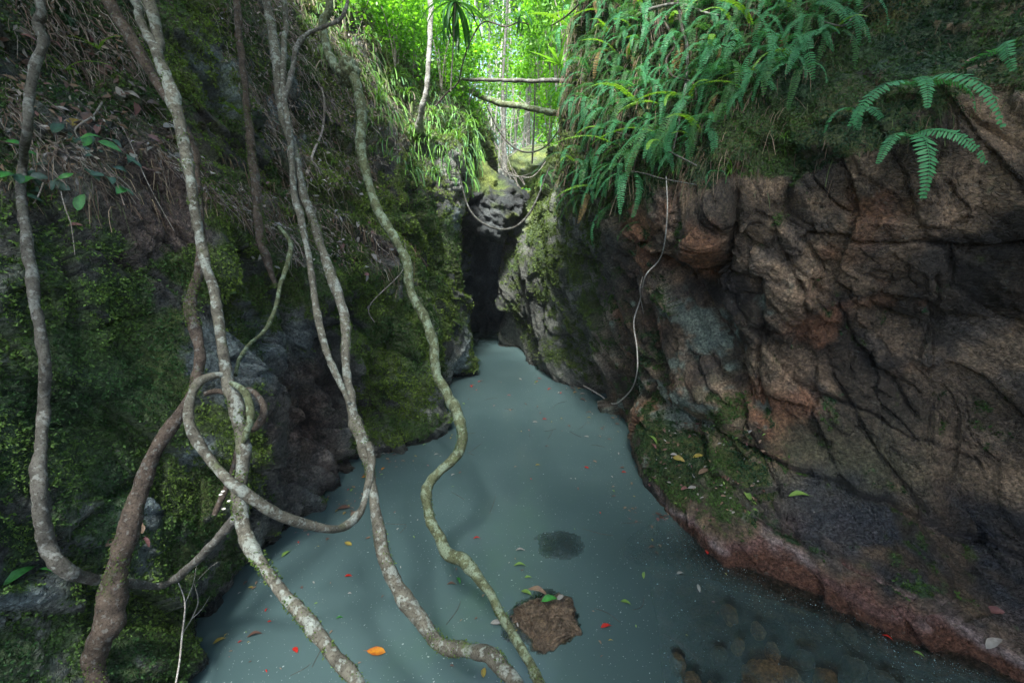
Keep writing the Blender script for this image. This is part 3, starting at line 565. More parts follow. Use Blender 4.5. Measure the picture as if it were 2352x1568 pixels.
def stem_moss(parent, pts, n, seed, tone=(.07, .12, .025)):
    rs = np.random.RandomState(seed); A = np.array(pts, float); B = spline(A, 400); k = rs.randint(0, 400, n * 4); P = B[k, :3]
    keep = (fbm(P * 5 + seed, 450, 3) > .05) & (P[:, 2] < 5); k = k[keep][:n]; P = B[k, :3]; n = len(k); r = B[k, 3:4]
    T = np.gradient(B[:, :3], axis=0)[k]; T /= np.linalg.norm(T, axis=1, keepdims=True); u, v = frame_from(T, rs); a = rs.normal(2.2, 1.2, (n, 1)); ou = u * np.cos(a) + v * np.sin(a)
    P = P + ou * r * .95; L = rs.uniform(.006, .016, (n, 1)); d = ou * .8 + rs.normal(size=(n, 3)) * .5 + np.array((0, 0, -.4)); d /= np.linalg.norm(d, axis=1, keepdims=True); w_ = np.cross(d, ou + rs.normal(size=(n, 3)) * .3); w_ /= np.maximum(np.linalg.norm(w_, axis=1, keepdims=True), 1e-9)
    V = np.stack([P, P + d * L * .5 + w_ * L * .3, P + d * L, P + d * L * .5 - w_ * L * .3], 1).reshape(-1, 3) - np.array(parent.location)
    cc = np.repeat((np.array(tone) * rs.uniform(.5, 1.5, (n, 1)))[:, None], 4, 1).reshape(-1, 3)
    o = link('moss', mesh_np('moss', V, np.arange(len(V)).reshape(-1, 4), [M['moss']], False, cc), parent); o['kind'] = 'stuff'; return o
def frame_from(n, rs):
    r = rs.normal(size=n.shape); u = np.cross(n, r); u /= np.maximum(np.linalg.norm(u, axis=1, keepdims=True), 1e-9); return u, np.cross(n, u)
def pxstem(lst, wall_off=None):
    """lst of (px,py,width_px,Y or None) -> (x,y,z,r); Y None: keep wall_off metres in front of the rock"""
    o = []
    for q in lst:
        px, py, wd, Y = q
        p = at(px, py, Y) if Y is not None else near_wall(px, py, wall_off)
        o.append((*p, (.76 if wd > 9 else .84) * wd * vdepth(p) / F / 2))
    return o
def leaf_clump(name, n, rad, size, m, s=0, flat=.8, clusters=14, asp=.42, hang=.0, shell=.55):
    """a tree crown: leaves gathered in uneven clusters, gaps between"""
    rs = np.random.RandomState(s); rad = np.array(rad)
    cc = rs.normal(size=(clusters, 3)); cc /= np.linalg.norm(cc, axis=1, keepdims=True); cc *= rs.uniform(shell, 1.0, (clusters, 1)) ** .6
    cs = rs.uniform(.22, .42, clusters)
    k = rs.randint(0, clusters, n); P = (cc[k] + rs.normal(size=(n, 3)) * cs[k][:, None] * .55) * rad
    d = rs.normal(size=(n, 3)); d[:, 2] = d[:, 2] * .5 - hang; d /= np.linalg.norm(d, axis=1, keepdims=True)
    up = rs.normal(size=(n, 3)) * .45 + np.array((0, 0, flat)); sd_ = np.cross(d, up); sd_ /= np.maximum(np.linalg.norm(sd_, axis=1, keepdims=True), 1e-9)
    L = size * rs.uniform(.6, 1.35, (n, 1)); wd = L * asp
    V = np.stack([P, P + d * L * .5 + sd_ * wd * .5, P + d * L, P + d * L * .5 - sd_ * wd * .5], 1).reshape(-1, 3)
    return mesh_np(name, V, np.arange(4 * n).reshape(-1, 4), [m], False)
CR = {'a': leaf_clump('crown', 5200, (2.6, 2.6, 2.0), .17, M['crown_dark'], 1, clusters=20),
      'b': leaf_clump('crown', 5200, (2.4, 2.8, 1.8), .16, M['crown_mid'], 2, clusters=18)}
def tree(label, stems, m, crowns, name='tree', group=None, cat='tree', mesh_kw={}):
    base = stems[0][1][-1] if stems[0][1][0][2] > stems[0][1][-1][2] else stems[0][1][0]
    root = empty(name, base[:3])
    tag(root, label, cat, group)
    for k, (nm, pts, mm) in enumerate(stems):
        q = [(a - base[0], b_ - base[1], c_ - base[2], r) for a, b_, c_, r in pts]
        link(nm, stem_mesh(nm, q, mm or m, s=hash(label) % 50 + k if False else len(label) + k, **mesh_kw), root)
    if name == 'tree' and abs(base[0]) < 4: stem_moss(root, stems[0][1], 2600, len(label))
    for (key, p, sc, rz) in crowns:
        o = link('crown', CR[key], root, (p[0] - base[0], p[1] - base[1], p[2] - base[2])); o.scale = (sc,) * 3; o.rotation_euler = (0, 0, rz)
    return root
# pale forked trunk (near left)
T1 = pxstem([(330, -30, 32, 3.1), (365, 130, 31, 2.95), (400, 230, 34, 2.85), (420, 330, 34, 2.75), (437, 420, 30, 2.65), (455, 520, 27, 2.6), (470, 600, 28, 2.55), (495, 700, 27, 2.45), (512, 800, 29, 2.35), (527, 880, 36, 2.28), (546, 945, 44, 2.2), (558, 1020, 40, 2.12), (554, 1090, 37, 2.05), (550, 1160, 42, 1.98), (562, 1225, 42, 1.9), (600, 1290, 40, 1.8), (650, 1360, 40, 1.7), (710, 1430, 42, 1.6), (765, 1505, 42, 1.5), (830, 1590, 42, 1.38)]) + [(-.5, 1.15, .95, .03), (-.45, .9, .6, .035)]
up1 = [(-2.9, 3.6, 8.5, .02), (-2.75, 3.3, 6.6, .035)]
T1b = pxstem([(285, -40, 22, 3.2), (320, 40, 24, 3.08), (345, 90, 25, 3.0), (372, 140, 20, 2.93)])
T1c = pxstem([(532, 880, 12, 2.24), (560, 895, 20, 2.17), (574, 925, 24, 2.14), (578, 962, 26, 2.12), (568, 990, 22, 2.11), (558, 1015, 14, 2.1)])
loop = pxstem([(531, 865, 14, 2.3), (500, 862, 20, 2.26), (462, 876, 27, 2.2), (438, 918, 29, 2.16), (431, 968, 31, 2.1), (455, 1020, 29, 2.05), (495, 1072, 28, 2.0), (540, 1115, 30, 1.92), (592, 1150, 33, 1.95), (640, 1180, 33, 2.0), (700, 1203, 26, 2.1), (755, 1216, 25, 2.2), (800, 1205, 23, 2.35), (832, 1168, 21, 2.5), (846, 1110, 21, 2.62), (853, 1055, 24, 2.7), (847, 1015, 18, 2.74)])
tree('pale lichen blotched tree forked above, carrying the vine loop at its middle', [('trunk', T1[:0] + [up1[0], up1[1]] + T1, M['bark_pale']), ('branch', [(-3.4, 3.8, 8.0, .02), (-3.1, 3.5, 5.6, .03)] + T1b, None), ('branch', T1c, M['bark_green'])], M['bark_pale'], [('a', (-3.2, 3.4, 8.8), .75, 0), ('b', (-3.6, 1.6, 8.4), .8, 2)])
v = link('vine', stem_mesh('vine', loop, M['bark_pale'], s=3)); tag(v, 'grey green vine looping around the pale trunk and sagging over the water', 'vine')
ring = pxstem([(468, 905, 13, 2.38), (500, 898, 14, 2.42), (535, 905, 14, 2.42), (570, 895, 17, 2.36), (597, 915, 19, 2.3), (605, 945, 20, 2.24), (594, 972, 21, 2.2), (572, 988, 18, 2.2), (556, 1000, 12, 2.2)])
v = link('vine', stem_mesh('vine', ring, M['bark_brown'], s=5)); tag(v, 'short brown vine curled in a small ring behind the pale trunk', 'vine')
T2 = pxstem([(425, 300, 24, 3.0), (447, 400, 27, 2.95), (460, 520, 27, 2.9), (458, 620, 29, 2.85), (436, 690, 36, 2.8), (446, 750, 37, 2.75), (462, 825, 31, 2.65), (445, 895, 32, 2.55), (402, 965, 42, 2.45), (350, 1050, 44, 2.35), (312, 1150, 52, 2.25), (283, 1250, 58, 2.15), (258, 1350, 62, 2.08), (236, 1450, 64, 2.0), (215, 1590, 66, 1.9)]) + [(-1.9, 1.5, .1, .07), (-1.9, 1.45, -.3, .08)]
tree('thick dark brown trunk sloping down across the mossy wall at lower left', [('trunk', [(-2.8, 3.4, 5.5, .03), (-2.5, 3.1, 4.6, .035)] + T2, None)], M['bark_brown'], [])
T3 = pxstem([(80, -30, 26, 2.9), (86, 55, 28, 2.9), (98, 95, 22, 2.85), (78, 150, 25, 2.8), (70, 220, 26, 2.75), (62, 300, 24, 2.65), (52, 380, 23, None), (50, 460, 25, None), (60, 540, 26, None), (75, 640, 28, None), (92, 740, 28, None), (105, 830, 30, None), (103, 920, 28, None), (98, 1000, 28, None), (90, 1080, 32, None), (95, 1160, 37, None), (105, 1250, 40, None), (150, 1310, 35, None), (230, 1335, 27, None), (300, 1342, 22, None), (380, 1340, 22, None), (440, 1297, 25, 2.1), (500, 1235, 27, 2.0), (545, 1185, 28, 1.97)], .12)
v = link('vine', stem_mesh('vine', [(-3.4, 3.4, 7, .02), (-3.1, 3.2, 5.2, .03)] + T3, M['bark_grey'], s=7, knob=.22)); tag(v, 'gnarled grey vine hanging down the far left edge then curving back to the pale trunk', 'vine')
T5 = pxstem([(608, -30, 26, 4.7), (625, 80, 28, 4.55), (640, 180, 28, 4.4), (655, 280, 27, 4.2), (680, 360, 25, 4.0), (700, 450, 26, 3.85), (725, 520, 27, 3.7), (745, 590, 28, 3.6), (770, 660, 29, 3.45), (794, 740, 28, 3.3), (795, 800, 28, 3.2), (797, 860, 28, 3.1), (806, 930, 31, 2.98), (820, 980, 36, 2.9), (834, 1020, 36, 2.82), (846, 1065, 29, 2.72), (858, 1130, 31, 2.6), (868, 1200, 36, 2.48), (890, 1290, 38, 2.32), (930, 1370, 42, 2.2), (980, 1440, 44, 2.08), (1020, 1483, 43, 2.0), (1080, 1490, 40, 1.93), (1130, 1502, 44, 1.85), (1160, 1540, 44, 1.75), (1192, 1595, 44, 1.62)]) + [(.05, 1.2, 1.0, .035), (.1, .85, .6, .04)]
T5b = pxstem([(650, -30, 15, 4.8), (652, 90, 14, 4.6), (650, 180, 16, 4.35), (655, 240, 20, 4.15), (664, 300, 19, 4.0), (672, 380, 18, 3.9), (678, 450, 18, 3.75), (695, 520, 18, 3.6), (710, 600, 18, 3.5), (722, 680, 18, 3.4), (736, 760, 19, 3.25), (760, 830, 20, 3.12), (785, 888, 20, 3.02), (802, 925, 14, 2.95)])
T5c = pxstem([(802, -20, 8, 4.7), (785, 40, 9, 4.6), (745, 60, 11, 4.55), (702, 80, 13, 4.5), (682, 112, 14, 4.45), (672, 160, 15, 4.4), (655, 225, 14, 4.2)])
tree('twin stemmed mottled tree whose lower trunk elbows over the front of the pool', [('trunk', [(-2.6, 5.4, 8.6, .03), (-2.5, 5.1, 7.0, .05)] + T5, None), ('branch', [(-2.3, 5.4, 8, .02)] + T5b, None), ('branch', T5c, M['bark_grey'])], M['bark_pale'], [('b', (-4.0, 4.2, 10.2), .6, 1), ('a', (-1.2, 2.2, 9.4), .9, 4)])
T6 = pxstem([(752, -30, 20, 5.9), (741, 50, 22, 5.8), (752, 110, 22, 5.7), (772, 158, 27, 5.6), (800, 165, 34, 5.5), (822, 205, 29, 5.35), (831, 260, 30, 5.25), (828, 340, 28, 5.1), (850, 430, 27, 4.95), (878, 500, 28, 4.8), (910, 552, 28, 4.65), (935, 610, 28, 4.5), (946, 670, 28, 4.35), (974, 730, 28, 4.2), (995, 790, 28, 4.05), (1001, 860, 28, 3.9), (1025, 902, 28, 3.8), (1050, 950, 28, 3.7), (1061, 1000, 28, 3.55), (1047, 1048, 30, 3.45), (1010, 1085, 30, 3.35), (981, 1120, 29, 3.25), (986, 1180, 28, 3.1), (1008, 1230, 29, 2.95), (1025, 1268, 33, 2.85), (1070, 1290, 32, 2.75), (1112, 1342, 30, 2.6), (1150, 1410, 30, 2.4), (1190, 1480, 30, 2.2), (1222, 1535, 30, 2.05), (1255, 1600, 30, 1.85)]) + [(.18, 1.3, 1.1, .025), (.2, .9, .6, .03)]
tree('green lichened snaking tree whose stem makes an s bend over the middle of the water', [('trunk', [(-2.3, 6.2, 9, .03), (-2.4, 6.2, 7.4, .045)] + T6, None)], M['bark_green'], [('b', (-3.4, 7.2, 12.5), .5, 3)])
b = rock('moss_clump', T6[4][:3], (.12, .12, .14), (0, 0, 0), 77, 4, .5, M['moss'], 2.0); b.name = 'moss_cushion'
T7 = pxstem([(538, -30, 19, 4.6), (548, 80, 20, 4.5), (560, 180, 21, 4.4), (570, 280, 21, 4.3), (580, 380, 25, 4.2), (590, 470, 26, 4.1), (599, 540, 24, 4.0), (613, 600, 20, 3.95), (636, 660, 12, 3.9)])
tree('straight rough brown stem between the pale tree and the twin stemmed tree', [('trunk', [(-2.6, 4.9, 7.5, .03)] + T7, None)], M['bark_brown'], [('a', (-3.4, 4.4, 8.6), .7, 5)])
T8 = pxstem([(640, 520, 8, 4.1), (668, 560, 14, 3.9), (660, 605, 15, 3.75), (642, 660, 15, 3.5), (632, 708, 14, 3.3), (610, 757, 12, 3.05), (575, 790, 12, 2.8), (550, 822, 12, 2.55), (540, 862, 12, 2.36)])
v = link('vine', stem_mesh('vine', T8, M['bark_green'], s=9, seg=8)); tag(v, 'thin pale green vine curving from the moss slope down to the pale trunk fork', 'vine')
T9 = pxstem([(546, 1030, 14, 2.35), (532, 1085, 17, 2.3), (515, 1130, 20, 2.25), (493, 1182, 18, 2.2)])
root = empty('dead_branch', T9[-1][:3]); tag(root, 'broken dead branch stub with small white bracket fungi behind the vine loop', 'branch')
link('branch', stem_mesh('branch', [(a - T9[-1][0], b_ - T9[-1][1], c_ - T9[-1][2], r) for a, b_, c_, r in T9], M['bark_brown'], s=10), root)
fm, ft, fo = mat('fungus'); fb = N(ft, 'ShaderNodeBsdfPrincipled', Roughness=.6); fb.inputs['Base Color'].default_value = (.62, .6, .55, 1); ft.links.new(fb.outputs[0], fo.inputs[0])
V3, F3 = ICO[3]; fung = mesh_np('fungus', np.where(V3[:, 2:3] < 0, V3 * np.array((1, 1, .25)), V3 * np.array((1, 1, .6))) * np.array((.011, .009, .007)), F3, [fm], True)
for (a_, b_, Y) in ((507, 1135, 2.2), (526, 1150, 2.22), (514, 1168, 2.17), (512, 1128, 2.2)):
    p = at(a_, b_, Y); link('fungus', fung, root, (p[0] - T9[-1][0], p[1] - T9[-1][1], p[2] - T9[-1][2]))
# thin things
def thin(name, label, lst, m, off=.1, cat='vine', seg=6, knob=.1, group=None, step=.03):
    v = link(name, stem_mesh(name, pxstem(lst, off), m, seg=seg, knob=knob, s=len(label), step=step)); tag(v, label, cat, group); return v
thin('hanging_root', 'thin white root hanging down the brown right wall to a loop touching the water', [(1530, 405, 3, None), (1533, 480, 3.6, None), (1526, 560, 3.6, None), (1513, 598, 3.6, None), (1482, 635, 4, None), (1470, 690, 4, None), (1456, 740, 4, None), (1463, 800, 3.6, None), (1463, 855, 3.6, 5.3), (1447, 898, 3.6, 5.9), (1410, 927, 4, 6.7), (1375, 905, 4, 7.3), (1340, 885, 3, 7.7)], M['twig_white'], .16, 'root')
thin('hanging_root', 'short pale root dangling beside the long white root on the right wall', [(1476, 635, 3, None), (1470, 670, 2.6, None), (1478, 720, 2, None)], M['twig'], .12, 'root')
thin('vine', 'grey vine slung in a deep curve across the notch in front of the cave', [(1052, 380, 3.5, 8.1), (1062, 430, 4, 8.1), (1078, 480, 5, 8.05), (1108, 512, 6, 8.0), (1150, 527, 6, 8.0), (1185, 520, 6, 8.0), (1212, 495, 6, 8.0), (1232, 460, 5.5, 8.0), (1248, 420, 4.5, 8.0), (1262, 385, 4, 8.0)], M['bark_grey'])
thin('vine', 'upper of the slack vines swinging over the far gap under the logs', [(1105, 215, 3, 11), (1140, 290, 4, 11), (1175, 335, 4.5, 11), (1215, 350, 4.5, 11), (1255, 335, 4, 11), (1290, 290, 4, 11)], M['bark_grey'])
thin('vine', 'lower of the slack vines swinging over the far gap under the logs', [(1120, 280, 2.5, 11.6), (1150, 380, 3, 11.6), (1180, 405, 3, 11.6), (1225, 395, 3, 11.6), (1270, 350, 3, 11.6)], M['bark_grey'])
rs = np.random.RandomState(5)
for k in range(34):
    a0 = rs.uniform(1080, 1190); b0 = rs.uniform(200, 400); a1 = a0 + rs.uniform(20, 130); b1 = b0 + rs.uniform(-60, 110)
    thin('vine', 'hair thin bare vine tangled in the far gap below the logs', [(a0, b0, 1.4, 11.5 + k * .2), ((a0 + a1) / 2 + rs.uniform(-20, 20), max(b0, b1) + rs.uniform(5, 45), 1.6, 11.5 + k * .2), (a1, b1, 1.4, 11.5 + k * .2)], M['twig'], seg=4, group='thin vines in the far gap', step=.08)
# bare twig lower left
rt = empty('bare_twig', near_wall(405, 1568, .2)); tag(rt, 'bare white forked twig rising against the dark rock at bottom left', 'twig'); r0 = np.array(rt.location)
for br in ([(400, 1590, 6), (412, 1520, 5), (418, 1460, 5), (425, 1390, 4), (415, 1350, 3), (400, 1320, 2)], [(418, 1455, 4), (440, 1420, 3), (455, 1380, 3), (446, 1340, 1.6)], [(440, 1420, 2.6), (462, 1400, 2), (482, 1368, 1.4)], [(423, 1390, 2.5), (440, 1350, 2), (447, 1325, 1.4), (452, 1290, 1)], [(455, 1330, 1.5), (480, 1305, 1.2), (500, 1290, .8)]):
    q = pxstem([(a, b_, c_, None) for a, b_, c_ in br], .22); link('branch', stem_mesh('branch', [(x - r0[0], y - r0[1], z - r0[2], r) for x, y, z, r in q], M['twig_white'], seg=5, knob=.1), rt)
for k, (bx, by, lab, crs) in enumerate(((4.9, -1.0, 'spreading canopy tree on the right bank shading the near pool', [('a', (3.4, 1.2, 9.2), 1.0, 0), ('b', (1.2, -1.0, 9.8), 1.05, 1), ('a', (4.8, 3.4, 9.6), .95, 2), ('b', (3.4, -2.6, 9.0), 1.0, 5), ('a', (3.7, -.5, 10.7), 1.0, 3), ('b', (5.6, .8, 9.6), .95, 1)]),
                                        (-4.6, -2.0, 'spreading canopy tree on the left bank shading the near pool', [('a', (-2.2, -1.8, 9.4), 1.05, 2), ('b', (-4.6, .2, 9.0), 1.0, 3), ('a', (-.4, -4.2, 9.6), 1.1, 4), ('b', (2.2, -4.6, 10.2), 1.0, 4)]))):
    tree(lab, [('trunk', [(bx, by, 4.6, .16), (bx * .97, by, 7, .13), (bx * .9, by, 9.6, .08), (bx * .85, by, 11, .03)], None)] + [('branch', [(bx * .96, by, 7.2, .07), ((bx + c_[1][0]) / 2, (by + c_[1][1]) / 2, 8.5, .05), (*c_[1], .02)], None) for c_ in crs], M['bark_grey'], crs)  # both trees stand out of view, added to keep sun off the near gorge
# ------------------------------------------------------------------ mid-distance: ridge trees, logs
T11 = pxstem([(984, -30, 15, 8.4), (989, 60, 17, 8.35), (984, 150, 15, 8.3), (976, 220, 16, 8.3), (968, 262, 19, 8.4), (960, 310, 24, 8.7), (955, 345, 30, 9.2)])
M['pale_trunk'] = bark_mat('bark_light', (0.13, 0.125, 0.11), (0.27, 0.27, 0.24), (0.4, 0.42, 0.39), (0.16, 0.19, 0.09), 0.5, 0.33)
tree('slim pale grey tree standing on the left ridge with a mossy foot', [('trunk', [(-1.6, 8.6, 9.5, .04)] + T11, None)], M['pale_trunk'], [('b', (-1.9, 9.2, 12.5), .5, 1)])
def log(label, lst, m):
    v = link('fallen_log', stem_mesh('fallen_log', pxstem(lst), m, s=len(label))); tag(v, label, 'log')
log('straight bare pale log lying level across the gorge top', [(1060, 181, 9, 9.9), (1085, 183, 10, 9.8), (1150, 184, 11, 9.6), (1220, 186, 12, 9.4), (1275, 185, 12, 9.3), (1320, 190, 12, 9.2)], M['bark_grey'])
log('thicker mossy log slanting down to the right beneath the bare pale log', [(1040, 175, 18, 11.0), (1075, 205, 18, 10.8), (1130, 232, 17, 10.6), (1200, 245, 17, 10.4), (1260, 256, 18, 10.2), (1320, 270, 18, 10.0)], M['bark_green'])
thin('sapling', 'thin straight sapling rising through both logs in the far gap', [(1222, 376, 5, 11.2), (1227, 280, 5, 11.2), (1229, 180, 5, 11.2), (1232, 60, 4.5, 11.2), (1236, -30, 4, 11.2)], M['bark_grey'], cat='tree')
thin('stem', 'dark bent stem reaching from the left ridge up to the strap leaf tufts', [(1000, 245, 5, 7.6), (1025, 215, 5, 7.6), (1052, 190, 4.5, 7.6), (1062, 150, 4, 7.6), (1078, 100, 4, 7.6), (1105, 55, 4, 7.6), (1130, 52, 4, 7.6), (1160, 62, 4, 7.6), (1190, 52, 4, 7.6), (1215, 56, 3, 7.6)], M['bark_brown'], cat='stem')
thin('stem', 'grey woody stem angled over the fern bank near the top of the gap', [(1330, 10, 5, 6), (1310, 30, 5, 6.2), (1290, 45, 4, 6.4), (1265, 60, 3.5, 6.6)], M['bark_brown'], cat='stem')
# strap-leaved tufts
def blades(name, n, L, wd, m, s=0, droop=1.2, up=.6, spread=1.0, segs=5, jit=.3, fold=0.0, down=False):
    rs = np.random.RandomState(s); V = []; Fc = []; o = 0
    for k in range(n):
        a = rs.uniform(0, 2 * np.pi); l = L * rs.uniform(.55, 1.15); el = rs.normal(up, jit); dr = droop * rs.uniform(.6, 1.3)
        h = np.array((math.cos(a), math.sin(a), 0)) * spread; sd_ = np.array((-math.sin(a), math.cos(a), 0)); p = h * rs.uniform(0, .04) * L; ww = wd * rs.uniform(.7, 1.2)
        for q in range(segs + 1):
            t_ = q / segs; w_ = ww * (math.sin(math.pi * min(1, .12 + t_ * .88)) ** .6 if q < segs else .02); e = el - dr * t_ * 1.3
            V += [p - sd_ * w_ / 2, p + sd_ * w_ / 2]; p = p + (h * math.cos(e) + np.array((0, 0, math.sin(e)))) * l / segs
            if q < segs: b0 = o + q * 2; Fc.append((b0, b0 + 1, b0 + 3, b0 + 2))
        o += 2 * (segs + 1)
    return mesh_np(name, V, Fc, [m], True)
strapD = blades('leaves', 46, .55, .035, M['strap'], 3, droop=1.4, up=.1, jit=.7)
strapU = blades('leaves', 14, .34, .035, M['crown_mid'], 4, droop=.5, up=.8, jit=.3)
strapM = blades('leaves', 16, .36, .035, M['strap'], 5, droop=1.2, up=.1, jit=.6)
for (a_, b_, Y, me, lb, sc) in ((1045, 5, 7.2, strapD, 'large tuft of long drooping dark strap leaves hanging at the top of the gap', 1.25), (1106, 42, 7.5, strapU, 'small upright fan of bright strap leaves on the bent dark stem', 1.0), (1192, 40, 7.5, strapM, 'small drooping tuft of strap leaves at the right end of the bent stem', 1.0), (1285, 150, 7.2, strapU, 'bright fan of strap leaves poking out of the fern bank edge', 1.3)):
    o = link('strap_plant', me, None, at(a_, b_, Y)); o.scale = (sc,) * 3; tag(o, lb, 'plant')
thin('stem', 'slender stem holding up the large drooping strap leaf tuft', [(1045, 8, 4, 7.2), (1040, 120, 4, 7.3), (1035, 210, 4, 7.4)], M['twig'], cat='stem')
# ------------------------------------------------------------------ forest beyond
FT = [stem_mesh('trunk', [(0, 0, -.6, .09), (.05, .02, 2, .075), (-.05, .05, 5, .06), (.1, -.05, 8, .05), (.05, 0, 11, .03)], M['bark_grey'], seg=7, knob=.08, s=k, step=.5, minn=16) for k in range(3)]
FC = [leaf_clump('crown', 2800, (2.0, 2.0, 2.6), .19, M['crown_lime'], 11, clusters=22, shell=.2), leaf_clump('crown', 2600, (2.2, 1.9, 2.4), .17, M['crown_mid'], 12, clusters=22, shell=.2),
      leaf_clump('crown', 2400, (1.7, 1.9, 3.0), .16, M['crown_lime'], 13, clusters=26, shell=.1), leaf_clump('crown', 2200, (2.0, 2.0, 2.2), .20, M['crown_dark'], 14, clusters=18, shell=.3)]
rs = np.random.RandomState(21); nT = 0
for k in range(76):
    Y = 15 + 34 * rs.uniform() ** 1.3 if k < 56 else rs.uniform(34, 62); a_ = rs.uniform(800, 1345) if k < 56 else rs.uniform(1070, 1310); x = (a_ - 1176) / F * Y * 1.08
    z = float(np.minimum(hill_z(np.array([x]), np.array([Y])), 30)[0])
    g = ['slim pale forest tree with bright lime crown beyond the gorge', 'slim forest tree with mid green crown beyond the gorge', 'slim forest tree with tall loose lime foliage beyond the gorge', 'dark leaved forest tree beyond the gorge'][k % 4]
    o = empty('forest_tree', (x, Y, z)); tag(o, g, 'tree', ['lime crowned trees beyond the gorge', 'mid green trees beyond the gorge', 'loose lime trees beyond the gorge', 'dark leaved trees beyond the gorge'][k % 4])
    sc = rs.uniform(.7, 1.15); tr_ = link('trunk', FT[k % 3], o); tr_.scale = (sc, sc, sc); tr_.rotation_euler = (rs.uniform(-.06, .06), rs.uniform(-.06, .06), rs.uniform(0, 6))
    hh = [rs.uniform(4.5, 8) * sc, rs.uniform(8, 11) * sc][k % 2] if k < 56 else rs.uniform(1.5, 5.5)
    cr = link('crown', FC[k % 4], o, (0, 0, hh)); cr.scale = (sc * 1.1,) * 3; cr.rotation_euler = (0, 0, rs.uniform(0, 6))
M['pole'] = bark_mat('bark_pole', (0.25, 0.25, 0.22), (0.42, 0.42, 0.38), (0.55, 0.58, 0.54), (0.3, 0.36, 0.2), 0.5, 0.35)
FTP = [stem_mesh('forest_pole', [(0, 0, -.6, .075), (.05, .02, 2, .065), (-.05, .05, 5, .05), (.1, -.05, 8, .04), (.05, 0, 11, .02)], M['pole'], seg=7, knob=.08, s=k, step=.5, minn=16) for k in range(3)]
for k in range(24):      # bare poles seen through the gap
    Y = rs.uniform(17, 45); a_ = rs.uniform(1085, 1310); x = (a_ - 1176) / F * Y * 1.05
    z = float(hill_z(np.array([x]), np.array([Y]))[0]); o = link('forest_pole', FTP[k % 3], None, (x, Y, z)); s_ = rs.uniform(.5, .9); o.scale = (s_, s_, 1.1)
    o.rotation_euler = (rs.uniform(-.12, .12), rs.uniform(-.12, .12), rs.uniform(0, 6)); tag(o, 'thin pale bare pole standing in the misty forest gap', 'tree', 'bare poles in the forest gap')
SH = [leaf_clump('leaves', 1500, (.75, .75, .6), .085, M['crown_lime'], 31, clusters=16, shell=.2, asp=.5), leaf_clump('leaves', 1300, (.7, .8, .6), .075, M['crown_mid'], 32, clusters=14, shell=.2, asp=.5)]
rs = np.random.RandomState(8)
for k in range(60):      # undergrowth on the hill floor
    Y = rs.uniform(14, 30); a_ = rs.uniform(1090, 1300) if k < 26 else rs.uniform(880, 1320); x = (a_ - 1176) / F * Y * 1.05; z = float(hill_z(np.array([x]), np.array([Y]))[0])
    o = link('shrub', SH[k % 2], None, (x, Y, z + .3)); s_ = rs.uniform(.7, 1.5); o.scale = (s_,) * 3; o.rotation_euler = (0, 0, rs.uniform(0, 6)); tag(o, 'leafy bright shrub on the valley floor beyond the gorge', 'shrub', 'shrubs beyond the gorge')
SHR = [(870, 40, 9.4), (910, 90, 9.6), (930, 20, 9.8), (945, 130, 9.6), (1010, 60, 9.8), (1020, 150, 10), (1060, 200, 10.4), (1075, 240, 10.4), (900, -10, 9), (1010, 0, 10.5), (1060, 110, 10.8), (800, 20, 8.4), (830, -20, 8.8), (1100, 170, 12), (1262, 130, 11), (1280, 60, 9.8), (1262, 215, 11.5), (1240, 70, 11), (1265, 10, 10), (1300, -10, 9)]
for k, (a_, b_, Y) in enumerate(SHR):
    o = empty('shrub', at(a_, b_ + 30, Y)); tag(o, 'airy lime leaved shrub on the left ridge top' if a_ < 1200 else 'leafy climber hanging at the right rim of the gap', 'shrub', 'shrubs on the left ridge' if a_ < 1200 else 'leaf curtain on the right rim')
    c_ = link('leaves', SH[k % 2], o, (0, 0, .25)); c_.scale = (.95, .95, 1.15 if a_ < 1200 else 1.7); c_.rotation_euler = (0, 0, k)
    for j in range(3): link('stem', stem_mesh('stem', [(0, 0, -.9, .014), (.12 * math.cos(j * 2.1 + k), .12 * math.sin(j * 2.1 + k), -.2, .011), (.5 * math.cos(j * 2.1 + k), .5 * math.sin(j * 2.1 + k), .7, .005)], M['twig'], seg=5, step=.2, minn=6), o)
